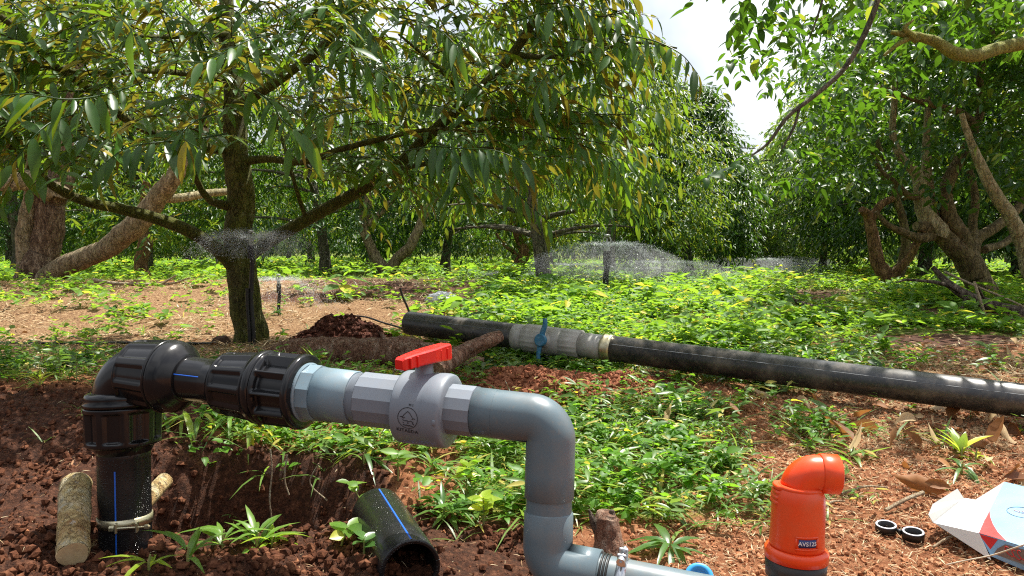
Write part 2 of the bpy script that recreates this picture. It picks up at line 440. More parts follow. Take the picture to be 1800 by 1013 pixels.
big = t.noise(2.3, 6, .6); fin = t.noise(55, 8, .75); med = t.noise(13, 6, .65)
red = t.ramp(t.math('ADD', t.math('MULTIPLY', fin, .6), t.math('MULTIPLY', med, .4)), [(.34, (.075, .026, .012)), (.5, (.23, .088, .038)), (.66, (.42, .20, .10))])
wet = t.ramp(fin, [(.34, (.014, .005, .002)), (.52, (.070, .024, .010)), (.66, (.17, .070, .036))])  # damp soil colour, also used as painted shade on the pit wall
straw = t.ramp(t.noise(70, 9, .8), [(.38, (.05, .024, .012)), (.49, (.20, .105, .050)), (.58, (.38, .25, .13)), (.70, (.60, .47, .28))])
grn = t.ramp(t.noise(24, 8, .75), [(.36, (.03, .035, .008)), (.52, (.12, .16, .02)), (.66, (.26, .30, .05))])
def msk(a, thr=.5, sc_=9): return t.math('SMOOTHSTEP', a) if False else t.ramp(t.math('ADD', t.attr(a), t.math('MULTIPLY', t.math('SUBTRACT', t.noise(sc_, 7, .7), .5), .9)), [(thr - .13, 0.0), (thr + .13, 1.0)])
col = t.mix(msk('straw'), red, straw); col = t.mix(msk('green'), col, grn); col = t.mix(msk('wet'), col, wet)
hgt = t.math('ADD', t.math('MULTIPLY', fin, .6), t.noise(160, 5, .7))
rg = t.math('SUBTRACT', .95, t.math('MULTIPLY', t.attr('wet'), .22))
soil = t.done(t.pr(col, rg, .22, 0.0, t.bump(hgt, .9, .012)))
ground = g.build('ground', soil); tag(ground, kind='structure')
me = ground.data
for nm, fn in (('wet', m_wet_shade), ('straw', m_straw), ('green', m_green)):
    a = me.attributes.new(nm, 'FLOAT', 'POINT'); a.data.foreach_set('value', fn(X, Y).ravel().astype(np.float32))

# ------------------------------------------------------------------ ground cover
M_weed = leafmat('weed_leaf', (.040, .12, .010), (.15, .34, .03), (.12, .24, .03), (.36, .72, .04), .42, .45, (.60, .52, .04), .95, .3)
M_weedfar = leafmat('field_weed_leaf', (.05, .14, .014), (.18, .35, .03), (.13, .25, .03), (.46, .78, .05), .42, .5, (.66, .58, .05), .93, .25)
M_grass = leafmat('grass_blade', (.06, .13, .02), (.17, .29, .05), (.13, .23, .05), (.40, .62, .08), .35, .4, (.50, .42, .10), .88)
M_dryleaf = leafmat('dry_leaf', (.14, .060, .022), (.42, .22, .10), (.34, .19, .10), (.35, .16, .05), .15, .65, (.55, .40, .22), .80, .25)
M_straw = leafmat('dry_straw', (.22, .12, .05), (.60, .43, .22), (.50, .36, .18), (.5, .35, .15), .10, .6, (.70, .58, .36), .7, .3)
M_crumb = simple('soil_crumb', (.05, .018, .009), (.36, .145, .065), 60, .95, .8, 90, .004, .2, c3=(.58, .36, .21), detail=4)
M_crumbwet = simple('wet_crumb', (.016, .006, .003), (.085, .030, .014), 40, .88, .8, 120, .004, .15, c3=(.19, .080, .040), detail=4)
def D_green(x, y):
    n1 = fbm(x * 1.7, y * 1.7, s=41); n2 = fbm(x * .7, y * .7, s=42)
    a = ss(-.36, -.18, x + (n1 - .5) * .5) * (1 - ss(.55, 1.0, x - (y - 2) * .28 + (n1 - .5) * .8)) * ss(1.98, 2.2, y) * (1 - pitmask(x, y))
    a = np.maximum(a, ss(1.0, 1.2, x) * (1 - ss(1.7, 2.1, x)) * ss(2.55, 2.75, y) * (1 - ss(3.05, 3.3, y)) * .9)     # patch under the long pipe
    b = ss(3.2, 3.8, y) * ss(-.1, .5, x - (y - 5) * .15 + (n1 - .5)) * (1 - .8 * ss(1.3, 2.3, x) * (1 - ss(6.4, 7.6, y)) * (n1 > .44))
    b = b * (1 - .93 * ss(.50, .60, fbm(x * .55 + 3, y * .75, s=47, o=3)) * ss(5.2, 6, y) * (1 - ss(9.5, 12, y))) 
    b = b * (1 - .75 * ss(.2, .9, x) * (1 - ss(.9, 1.5, x)) * ss(3.0, 3.3, y) * (1 - ss(3.5, 3.8, y)))
    e1 = np.exp(-(((x - 2.5) / .95) ** 2 + ((y - 6.7) / .7) ** 2)) + .9 * np.exp(-(((x - 2.8) / .9) ** 2 + ((y - 4.9) / .4) ** 2)) + .9 * np.exp(-(((x - 4.6) / 1.0) ** 2 + ((y - 6.2) / .8) ** 2)); b = b * np.clip(1.12 - 1.5 * e1, .04, 1)
    lf = (1 - ss(-1.6, -1.2, x)) * ss(3.12, 3.3, y) * (1 - ss(3.8, 4.3, y)) * .55
    mid = ss(-1.3, -1.0, x) * (1 - ss(-.3, 0, x)) * ss(2.56, 2.66, y) * (1 - ss(3.4, 4.2, y)) * .75
    bank = (1 - ss(-.3, .5, x)) * ss(4.0, 4.5, y) * (1 - ss(8.8, 9.6, y)) * .11 * (n1 > .53)
    far = ss(9.3, 10.2, y) * .9 * (1 - .85 * (1 - ss(-.2, .5, x)) * ss(-2.9, -2.3, x) * (1 - ss(10.2, 11.4, y)))
    pb = ss(-.9, -.5, x) * (1 - ss(.1, .8, x)) * ss(4.6, 5.0, y) * (1 - ss(6.2, 6.8, y)) * .6
    far = far * (1 - .55 * (1 - ss(-2, .5, x)) * (1 - ss(12, 16, y)))
    return np.clip(np.maximum.reduce([a, b, lf, mid, bank, far, pb]) * np.clip((.5 * n2 + .5 * fbm(x * 3.1, y * 3.1, s=49) - .40) * 7, .05, 1), 0, 1)
def scatter(rng, n, x0, x1, y0, y1, dens):
    """uniform in the view-shaped area, thinned by dens"""
    u = rng.rand(n); y = np.sqrt(y0 * y0 + u * (y1 * y1 - y0 * y0)); x = rng.uniform(-1, 1, n) * (y * .76 + .35)
    x, y = x[(x > x0) & (x < x1)], y[(x > x0) & (x < x1)]
    k = rng.rand(len(x)) < dens(x, y); return x[k], y[k]
rng = np.random.RandomState(7)
def weeds(name, n, y0, y1, L, kind, mat, nl=6, hmax=.09, dens=D_green, wr=.55):
    x, y = scatter(rng, n, -99, 99, y0, y1, dens); K = len(x); z = terr(x, y)
    g = Geo(); lean = rng.normal(0, .35, (K, 2)); hh = hmax * rng.uniform(.25, 1.0, K) * (.5 + fbm(x * 3, y * 3, s=51))
    t_ = rng.uniform(.35, 1, (K, nl)); az = rng.uniform(0, 6.28, (K, 1)) + np.arange(nl) * 2.4
    px_ = x[:, None] + lean[:, :1] * hh[:, None] * t_; py_ = y[:, None] + lean[:, 1:] * hh[:, None] * t_; pz_ = z[:, None] + hh[:, None] * t_
    d = np.stack([np.cos(az), np.sin(az), rng.uniform(-.25, .55, (K, nl))], -1)
    n_ = np.array([0, 0, 1.0]) + rng.normal(0, .3, (K, nl, 3))
    Ls = L * rng.uniform(.45, 1.2, (K, nl)) * (.5 + 1.1 * rng.rand(K, 1) ** 2)
    tone = np.clip(fbm(x * 1.3, y * 1.3, s=61)[:, None] * 1.2 - .1 + rng.normal(0, .22, (K, nl)), 0, 1)
    leaves(g, np.stack([px_, py_, pz_], -1).reshape(-1, 3), d.reshape(-1, 3), n_.reshape(-1, 3), Ls.ravel(), Ls.ravel() * wr * rng.uniform(.7, 1.2, K * nl), kind, rng.uniform(0, .45, K * nl), .3, tone.ravel())
    # thin stems
    o = g.build(name, mat); return o
tag(weeds('ground_cover', 6800, 1.95, 4.2, .036, 'hi', M_weed, 7, .12), 'mat of small broad-leaved green weeds around the grey riser and under the long pipe', 'ground cover', kind='stuff')
tag(weeds('field_weeds', 34000, 4.2, 10, .060, 'mid', M_weedfar, 7, .15), 'sunlit yellow-green creeping weeds covering the field behind the long pipe', 'ground cover', kind='stuff')
tag(weeds('dark_creeper', 5200, 3.0, 9.5, .05, 'mid', leafmat('creeper_leaf', (.012, .05, .010), (.045, .12, .03), (.06, .12, .03), (.16, .34, .04), .30, .38, (.2, .3, .03), .97, .35), 8, .07, lambda x, y: np.clip(D_green(x, y) * 1.2 * (fbm(x * 1.5, y * 1.5, s=87) > .5), 0, 1), .7), 'dark green creeper patches between the yellow-green field weeds', 'ground cover', kind='stuff')
tag(weeds('distant_undergrowth', 30000, 10, 40, .13, 'lo', M_weedfar, 6, .20), 'bright green undergrowth between the distant tree rows', 'ground cover', kind='stuff')
def grass(name, n, y0, y1, L, W, mat, dens, nb=5, up=1.1, droop=.55):
    x, y = scatter(rng, n, -99, 99, y0, y1, dens); K = len(x); z = terr(x, y); g = Geo()
    az = rng.uniform(0, 6.28, (K, nb)); d = np.stack([np.cos(az), np.sin(az), rng.uniform(.3, 1, (K, nb)) * up], -1)
    p = np.stack([x, y, z], -1)[:, None] + rng.normal(0, .006, (K, nb, 3)) * [1, 1, 0]
    n_ = np.stack([-np.cos(az) * .8, -np.sin(az) * .8, np.ones_like(az) * .6], -1)
    Ls = L * rng.uniform(.4, 1.2, K * nb)
    leaves(g, p.reshape(-1, 3), d.reshape(-1, 3), n_.reshape(-1, 3), Ls, W * rng.uniform(.6, 1.3, K * nb), 'blade', droop * rng.uniform(.3, 1.5, K * nb), .4, rng.rand(K * nb))
    return g.build(name, mat)
tag(weeds('narrow_weeds', 3400, 1.95, 4.4, .060, 'hi', M_grass, 7, .13, lambda x, y: np.clip(D_green(x, y) * 1.1, 0, 1), .24), 'narrow-leaved green weeds mixed into the mat around the grey riser', 'ground cover', kind='stuff')
tag(weeds('tall_field_weeds', 1500, 4.2, 12, .15, 'hi', M_weedfar, 8, .26, D_green, .42), 'taller leafy weeds standing out of the field cover', 'ground cover', kind='stuff')
tag(grass('long_grass', 1300, 1.95, 3.6, .17, .010, M_grass, lambda x, y: np.clip(D_green(x, y) * 1.0, 0, 1), 5, 1.2, .6), 'long arching grass blades under the grey valve and beside the riser', 'grass', kind='stuff')
tag(grass('grass', 4200, 1.9, 4.4, .085, .006, M_grass, lambda x, y: np.clip(D_green(x, y) * .9 + .02, 0, 1)), 'thin green grass blades growing among the weeds', 'grass', kind='stuff')
tag(grass('field_grass', 9000, 4.2, 12, .13, .008, M_grass, lambda x, y: np.clip(D_green(x, y) * .5 + .06, 0, 1)), 'taller grass tufts mixed into the field weeds', 'grass', kind='stuff')
# straw, twigs and dead leaves
def litter(name, n, y0, y1, L, W, kind, mat, dens, fold=.6, droop=(-.3, .5), lift=.01, flat=.35):
    x, y = scatter(rng, n, -99, 99, y0, y1, dens); K = len(x); z = terr(x, y); g = Geo()
    az = rng.uniform(0, 6.28, K); d = np.stack([np.cos(az), np.sin(az), rng.normal(0, flat * .5, K)], -1)
    Ls = L * rng.uniform(.35, 1.3, K)
    leaves(g, np.stack([x, y, z + lift * rng.rand(K) + .004], -1), d, np.array([0, 0, 1.0]) + rng.normal(0, flat, (K, 3)), Ls, Ls * W * rng.uniform(.6, 1.2, K), kind, rng.uniform(*droop, K), fold, rng.rand(K))
    return g.build(name, mat)
dry = lambda x, y: np.clip(.10 + .5 * m_straw(x, y) + .25 * ss(.3, .8, x) * (1 - ss(2.6, 3, y)), 0, 1) * (1 - .9 * pitmask(x, y))
tag(litter('near_straw', 150000, 1.5, 4.6, .022, .09, 'blade', M_straw, lambda x, y: np.clip(dry(x, y) + .45 * ss(.2, .6, x) * (1 - ss(2.6, 3.2, y)), 0, 1) * (1 - .72 * m_wet_shade(x, y)), lift=.008), 'short bits of dry straw and chaff on the soil around the pipes', 'straw', kind='stuff')
tag(litter('straw_litter', 150000, 3.5, 9.8, .085, .07, 'blade', M_straw, lambda x, y: dry(x, y) * np.clip((fbm(x * 1.8, y * 2.4, s=93, o=4) - .40) * 7, .06, 1), lift=.02), 'pale dry straw and grass stems strewn over the red bank and soil', 'straw', kind='stuff')
tag(litter('small_leaf_litter', 9000, 1.6, 9.0, .045, .5, 'mid', M_dryleaf, lambda x, y: np.clip(.05 + .55 * ss(.8, 1.6, x) * ss(2.3, 2.8, y) * (1 - ss(5.5, 7, y)) + .22 * m_straw(x, y), 0, 1)), 'small curled brown leaves lying over the soil', 'leaf litter', kind='stuff')
# soil crumbs
def crumbs(name, n, y0, y1, r0, r1, mat, dens, pw=2.2, sm=False):
    x, y = scatter(rng, n, -99, 99, y0, y1, dens); K = len(x); z = terr(x, y); g = Geo()
    f = (1 + 5 ** .5) / 2
    iv = nrm(np.array([(-1, f, 0), (1, f, 0), (-1, -f, 0), (1, -f, 0), (0, -1, f), (0, 1, f), (0, -1, -f), (0, 1, -f), (f, 0, -1), (f, 0, 1), (-f, 0, -1), (-f, 0, 1)], float))
    it = np.array([(0, 11, 5), (0, 5, 1), (0, 1, 7), (0, 7, 10), (0, 10, 11), (1, 5, 9), (5, 11, 4), (11, 10, 2), (10, 7, 6), (7, 1, 8), (3, 9, 4), (3, 4, 2), (3, 2, 6), (3, 6, 8), (3, 8, 9), (4, 9, 5), (2, 4, 11), (6, 2, 10), (8, 6, 7), (9, 8, 1)])
    r = r0 + (r1 - r0) * rng.rand(K) ** pw
    v = np.stack([x, y, z + r * .35], -1)[:, None] + iv[None] * r[:, None, None] * rng.uniform(.55, 1.3, (K, 12, 1)) * rng.uniform(.7, 1.3, (K, 1, 3))
    g.add(v.reshape(-1, 3), [(it[None] + np.arange(K)[:, None, None] * 12).reshape(-1, 3)])
    return g.build(name, mat, smooth=sm)
redd = lambda x, y: np.clip(ss(.15, .5, x) * (1 - ss(3.2, 3.9, y)) * (1 - .7 * D_green(x, y)) + .12, 0, 1) * (1 - m_wet_shade(x, y))
tag(crumbs('soil_crumbs', 130000, 1.5, 4.2, .0014, .009, M_crumb, redd, 4), 'loose crumbs of red soil around the orange valve and box', 'soil', kind='stuff')
tag(crumbs('wet_soil_clods', 260000, 1.5, 3.4, .0012, .015, M_crumbwet, lambda x, y: .45 * m_wet_shade(x, y) * (1 - .60 * ss(2.15, 2.4, y) * (1 - pitmask(x, y))) * (.3 + 1.4 * ss(.42, .58, fbm(x * 5, y * 5, s=77))), 8), 'dark damp clods of dug soil around the pit', 'soil', kind='stuff')
# ------------------------------------------------------------------ trees
def barkmat(name, a, b, c, moss=None, mossamt=.0, scale=7, k=1.55):
    a, b, c = [tuple(min(.75, x * k) for x in q) for q in (a, b, c)]; moss = tuple(x * 1.3 for x in moss) if moss else None
    t = NT(name)
    mp = t.n('ShaderNodeMapping'); mp.inputs['Scale'].default_value = (1, 1, .35); t.l(t.co(), mp.inputs['Vector'])
    f = t.noise(scale * 2, 9, .75, mp.outputs[0]); col = t.ramp(f, [(.32, a), (.5, b), (.66, c)])
    if moss is not None:
        col = t.mix(t.math('MULTIPLY', t.ramp(t.noise(scale * .7, 7, .7), [(.38, 0.0), (.62, 1.0)]), mossamt), col, moss)
    vo = t.n('ShaderNodeTexVoronoi'); vo.feature = 'DISTANCE_TO_EDGE'; vo.inputs['Scale'].default_value = scale * 3
    wv = t.n('ShaderNodeVectorMath'); wv.operation = 'ADD'; t.l(mp.outputs[0], wv.inputs[0]); sv = t.n('ShaderNodeVectorMath'); sv.operation = 'SCALE'; sv.inputs['Scale'].default_value = .12; t.l(t.noise(scale * 1.5, 5, .7, mp.outputs[0], 'Color'), sv.inputs[0]); t.l(sv.outputs[0], wv.inputs[1]); t.l(wv.outputs[0], vo.inputs['Vector'])
    crack = t.ramp(vo.outputs['Distance'], [(.0, 1.0), (.07, 0.0)])
    col = t.mix(t.math('MULTIPLY', crack, t.ramp(t.noise(scale * .8, 4), [(.42, .0), (.62, .7)])), col, tuple(x * .5 for x in a))
    li = t.ramp(t.noise(scale * 2.2, 7, .75), [(.58, 0.0), (.64, 1.0)]); col = t.mix(t.math('MULTIPLY', li, .38), col, tuple(min(.6, .5 * x + .16) for x in c))
    sp = t.ramp(t.noise(scale * 9, 4, .6), [(.6, 0.0), (.68, 1.0)]); col = t.mix(t.math('MULTIPLY', sp, .35), col, tuple(min(1, x * 1.6) for x in c))
    return t.done(t.pr(col, .85, .25, 0.0, t.bump(t.math('SUBTRACT', t.math('ADD', f, t.math('MULTIPLY', t.noise(scale * 8, 6, .7), .6)), t.math('MULTIPLY', crack, .5)), 1.0, .035)))
B_main = barkmat('mossy_bark', (.030, .026, .013), (.085, .078, .030), (.18, .17, .07), (.13, .16, .02), .7, 9)
B_limb = barkmat('limb_bark', (.030, .027, .012), (.085, .080, .026), (.17, .16, .06), (.14, .17, .02), .7, 14)
B_tan = barkmat('tan_bark', (.09, .060, .036), (.30, .225, .14), (.55, .46, .31), (.16, .16, .06), .4, 9, 1.25)
B_tanred = barkmat('split_bark', (.04, .022, .014), (.17, .11, .07), (.48, .36, .24), None, 0, 11, 1.2)
B_right = barkmat('olive_bark', (.040, .026, .014), (.13, .095, .048), (.25, .20, .11), (.12, .11, .03), .5, 8)
B_pale = barkmat('pale_bark', (.16, .12, .06), (.34, .28, .16), (.52, .45, .30), (.22, .21, .08), .5, 10)
B_orange = barkmat('orange_bark', (.05, .025, .014), (.19, .095, .05), (.36, .22, .12), (.12, .09, .03), .35, 8)
B_grey = barkmat('grey_bark', (.05, .045, .035), (.12, .11, .085), (.24, .22, .17), (.10, .11, .04), .4, 10)
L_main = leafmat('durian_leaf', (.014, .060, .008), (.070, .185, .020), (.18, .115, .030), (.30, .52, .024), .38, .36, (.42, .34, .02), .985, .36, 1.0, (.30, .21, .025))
L_mid = leafmat('durian_leaf_mid', (.020, .070, .009), (.085, .190, .020), (.13, .14, .030), (.30, .52, .030), .36, .42, (.48, .38, .02), .975, .34, 1.0, (.30, .36, .028))  # slightly lighter, yellower greens for the trees farther back
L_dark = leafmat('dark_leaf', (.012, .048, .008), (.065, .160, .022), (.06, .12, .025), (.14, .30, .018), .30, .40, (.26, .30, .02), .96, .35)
L_broad = leafmat('broad_leaf', (.012, .052, .007), (.060, .160, .016), (.055, .125, .018), (.20, .44, .022), .32, .34, (.36, .42, .03), .95, .35)
L_pale = leafmat('hazed_leaf', (.035, .085, .020), (.12, .22, .045), (.12, .18, .05), (.36, .55, .07), .38, .4, (.40, .42, .06), .92)  # pale greens, the far haze put into the leaf colour

def limb(g, pts, wpx, sides=14, rough=.10, sub=7, seed=0, ground=False):
    """pts: photo px,py,depth; wpx widths in photo pixels"""
    p = PP(pts); r = np.array([w_ * .5 * q[2] / FPX for w_, q in zip(wpx, pts)])
    p, r = smooth_path(p, sub, r)
    wob = np.stack([fbm(p[:, 2] * 3 + 9.1 * seed, p[:, 0] * 3, s=70 + q) - .5 for q in range(3)], -1) * (r[:, None] * .8)
    wob[0] = 0
    tube(g, p + wob, r, sides, True, rough, seed)
    return p
def region_pts(rng, x0, x1, y0, y1, d0, d1, n, keep=None):
    px = rng.uniform(x0, x1, n); py = rng.uniform(y0, y1, n); d = rng.uniform(d0, d1, n)
    if keep is not None: k = keep(px, py); px, py, d = px[k], py[k], d[k]
    return np.array([P(a, b, c) for a, b, c in zip(px, py, d)]).reshape(-1, 3)

# ---------------- main durian tree
rng = np.random.RandomState(11)
base = P(436, 606, 4.9)
tree = thing('durian_tree', (base[0], base[1], float(terr(base[0], base[1])) - .02), 'large durian tree with mossy trunk and long spreading limbs behind the black fittings', 'tree', 'trees of the orchard')
g = Geo()
limb(g, [(440, 625, 4.9), (436, 560, 4.9), (428, 480, 4.9), (420, 400, 4.9), (417, 320, 4.9), (412, 220, 4.92), (405, 120, 4.95), (398, 20, 5.0), (395, -90, 5.0), (402, -200, 5.0)], [66, 54, 52, 48, 45, 40, 32, 24, 18, 10], 26, .10, 8, 1)
g.build('trunk', B_main, tree)
LIMBS = [
 ([(418, 470, 4.88), (385, 440, 4.75), (340, 410, 4.6), (280, 385, 4.4), (215, 368, 4.2), (150, 355, 4.05), (95, 330, 3.9), (50, 290, 3.8), (15, 255, 3.7)], [34, 26, 23, 21, 19, 17, 15, 13, 10]),
 ([(432, 455, 4.95), (470, 425, 5.0), (520, 398, 5.0), (600, 352, 4.95), (690, 298, 4.9), (750, 240, 4.85), (815, 180, 4.8), (880, 122, 4.75), (930, 50, 4.7), (965, -20, 4.7), (985, -90, 4.6)], [26, 24, 23, 22, 21, 20, 20, 18, 16, 13, 10]),
 ([(430, 285, 4.9), (475, 280, 4.8), (530, 284, 4.7), (600, 262, 4.6), (680, 243, 4.5), (760, 228, 4.4), (850, 232, 4.3)], [16, 13, 12, 11, 9, 7, 4]),
 ([(405, 262, 4.9), (350, 258, 4.7), (285, 240, 4.5), (225, 212, 4.3), (165, 160, 4.1), (105, 122, 3.9), (55, 72, 3.8), (0, 28, 3.7)], [20, 17, 16, 15, 14, 13, 12, 11]),
 ([(-30, 140, 3.6), (40, 122, 3.7), (85, 118, 3.8), (140, 128, 3.9), (200, 130, 4.0), (285, 126, 4.3), (400, 140, 4.9)], [5, 6, 7, 8, 8, 9, 12]),
 ([(402, 362, 4.88), (370, 352, 4.7), (350, 325, 4.6), (340, 285, 4.5), (345, 235, 4.45), (372, 190, 4.4)], [18, 13, 11, 10, 9, 6]),
 ([(405, 190, 4.92), (450, 168, 4.8), (505, 130, 4.7), (560, 88, 4.6), (610, 30, 4.6), (650, -50, 4.6)], [22, 18, 16, 13, 10, 8]),
 ([(400, 60, 4.95), (330, 63, 4.7), (260, 66, 4.5), (205, 52, 4.3), (120, 20, 4.0)], [14, 10, 9, 8, 5]),
 ([(815, 180, 4.8), (800, 150, 4.7), (760, 110, 4.6), (700, 60, 4.5)], [12, 9, 7, 4]),
 ([(900, 95, 4.75), (960, 100, 4.6), (1040, 90, 4.4), (1120, 75, 4.3), (1190, 85, 4.2)], [12, 9, 7, 5, 3]),
 ([(690, 298, 4.9), (760, 285, 4.5), (840, 262, 4.1), (880, 262, 3.9)], [10, 8, 6, 4]),
 ([(540, 390, 5.0), (520, 330, 4.8), (500, 260, 4.9), (480, 200, 5.1)], [8, 7, 6, 5]),
 ([(750, 240, 4.85), (850, 210, 4.7), (950, 215, 4.5), (1030, 240, 4.4)], [10, 8, 6, 4]),
]
for k, (pts, ws) in enumerate(LIMBS):
    gl = Geo(); limb(gl, pts, ws, 12, .08, 6, k + 2); gl.build('limb', B_limb, tree)
g = Geo(); gb = Geo()
def addreg(n, x0, x1, y0, y1, d0, d1, L=.13, W=.036, m=10, TL=.40, keep=None, kind='hi', hang=.42, tone=None, droop=.3, outbias=(0, -.3, 0)):
    n = int(n * 1.22)
    c = region_pts(rng, x0, x1, y0, y1, d0, d1, n, keep); K = len(c)
    nzv = fbm(c[:, 0] * 2.2, c[:, 1] * 2.2, c[:, 2] * 2.2, 3, 91); c = c[nzv > .40]; K = len(c)
    out = c - np.array([-1.7, 4.9, 1.2]) ; out[:, 2] *= .3; out = nrm(out) + np.array(outbias)
    twigs(g, c, out, rng, TL, m, L, W, kind, droop, hang, .75, tone if tone is None else np.clip(tone + rng.normal(0, .15, K), 0, 1), gb)
addreg(330, -200, 640, -170, 110, 3.5, 5.6)
addreg(190, -200, 420, 90, 250, 3.3, 5.2)
addreg(300, 380, 980, -150, 190, 3.9, 5.8)
addreg(110, 480, 1010, 150, 300, 4.1, 5.6, keep=lambda x, y: y < 330 - .05 * (x - 480))
addreg(120, 860, 1110, -150, 120, 3.9, 5.2, hang=.9, TL=.34, keep=lambda x, y: x < 1095 - np.maximum(0, 60 - y) * .45)
addreg(95, 840, 1120, 110, 280, 4.2, 5.4, hang=.9, TL=.36, keep=lambda x, y: x < 1090 - (y - 110) * .2)
addreg(30, 560, 800, 260, 330, 4.5, 5.4)
addreg(26, -60, 200, 200, 290, 3.4, 4.4)
g.build('crown', L_main, tree)
# big near sprays
def spray(path, n, L, W, hang=.7, tone=.35, r=.004, seed=0, both=True):
    g = Geo(); rr = np.random.RandomState(seed); p = smooth_path(PP(path), 8); tl = np.linspace(0.12, 1, n)
    idx = tl * (len(p) - 1); i0 = np.clip(idx.astype(int), 0, len(p) - 2); f = (idx - i0)[:, None]
    pos = p[i0] * (1 - f) + p[i0 + 1] * f; dr = nrm(p[i0 + 1] - p[i0]); side = nrm(np.cross(dr, [0, 0, 1.0]))
    sg = np.where(np.arange(n) % 2 == 0, 1, -1)[:, None]
    dd = dr * .55 + side * sg * .65 + np.array([0, 0, -hang]) + rr.normal(0, .16, (n, 3))
    nn = np.array([0, -.45, .8]) + side * sg * .35 + rr.normal(0, .25, (n, 3))
    sz = rr.uniform(.55, 1.25, n); W = W * .72
    leaves(g, pos, dd, nn, L * sz, W * sz, 'hi', rr.uniform(.05, .45, n), .35, np.clip(tone + rr.normal(0, .12, n), 0, 1))
    tube(g, p, np.linspace(r, r * .5, len(p)), 5, False, att=.02); g.build('leafy_twig', L_main, tree)
spray([(400, 235, 3.3), (340, 245, 3.15), (280, 250, 3.0), (220, 262, 2.9), (170, 300, 2.85)], 20, .17, .050, .8, .30, seed=1)
spray([(380, 200, 3.2), (340, 215, 3.1), (320, 240, 3.0), (352, 262, 2.95)], 9, .18, .052, 1.1, .45, seed=2)
spray([(250, 145, 3.3), (190, 165, 3.0), (120, 175, 2.8), (40, 165, 2.7), (-40, 175, 2.6)], 24, .16, .052, .7, .5, seed=3)
spray([(130, 200, 3.1), (90, 215, 2.95), (60, 240, 2.85), (20, 290, 2.8)], 12, .15, .055, .9, .3, seed=4)
spray([(700, 268, 3.8), (760, 258, 3.6), (820, 262, 3.5), (870, 265, 3.45), (925, 285, 3.4)], 26, .19, .058, .85, .12, seed=5)
spray([(770, 250, 3.7), (790, 262, 3.55), (805, 285, 3.5), (808, 320, 3.45)], 14, .18, .056, .9, .15, seed=6)
spray([(480, 60, 3.5), (440, 70, 3.3), (400, 90, 3.2), (350, 110, 3.1), (300, 95, 3.05)], 20, .15, .045, .5, .75, seed=7)
spray([(430, 150, 3.5), (470, 175, 3.3), (500, 215, 3.2), (540, 240, 3.2)], 14, .16, .05, .8, .6, seed=8)
spray([(120, 60, 3.4), (170, 40, 3.2), (205, 30, 3.1), (240, 60, 3.0)], 12, .16, .05, .7, .35, seed=9)
spray([(900, 40, 3.9), (960, 20, 3.7), (1010, 10, 3.6), (1040, 30, 3.6)], 14, .17, .05, 1.0, .7, seed=10)
spray([(960, 240, 4.3), (1040, 262, 4.1), (1080, 290, 4.0), (1100, 330, 4.0)], 18, .18, .042, 1.0, .85, seed=12)
spray([(560, 60, 3.8), (600, 95, 3.6), (640, 110, 3.5), (700, 150, 3.4)], 16, .16, .045, .7, .6, seed=13)
spray([(860, 300, 4.0), (900, 330, 3.9), (930, 360, 3.9), (975, 400, 3.9)], 12, .18, .045, 1.2, .5, seed=14)
for s_ in range(10):
    x_, y_ = [(30, 20), (300, 20), (560, 10), (700, 30), (820, 60), (640, 190), (520, 110), (150, 80), (980, 120), (1090, 60)][s_]
    rr = np.random.RandomState(50 + s_); a_ = rr.uniform(-70, 70)
    spray([(x_, y_, 3.9), (x_ + a_, y_ + 12, 3.7), (x_ + 1.8 * a_, y_ + 35, 3.6), (x_ + 2.3 * a_, y_ + 70, 3.55)], 14, .16, .047, .8, rr.uniform(.2, .9), seed=60 + s_)
gb.build('twigs', B_limb, tree)['kind'] = 'stuff'

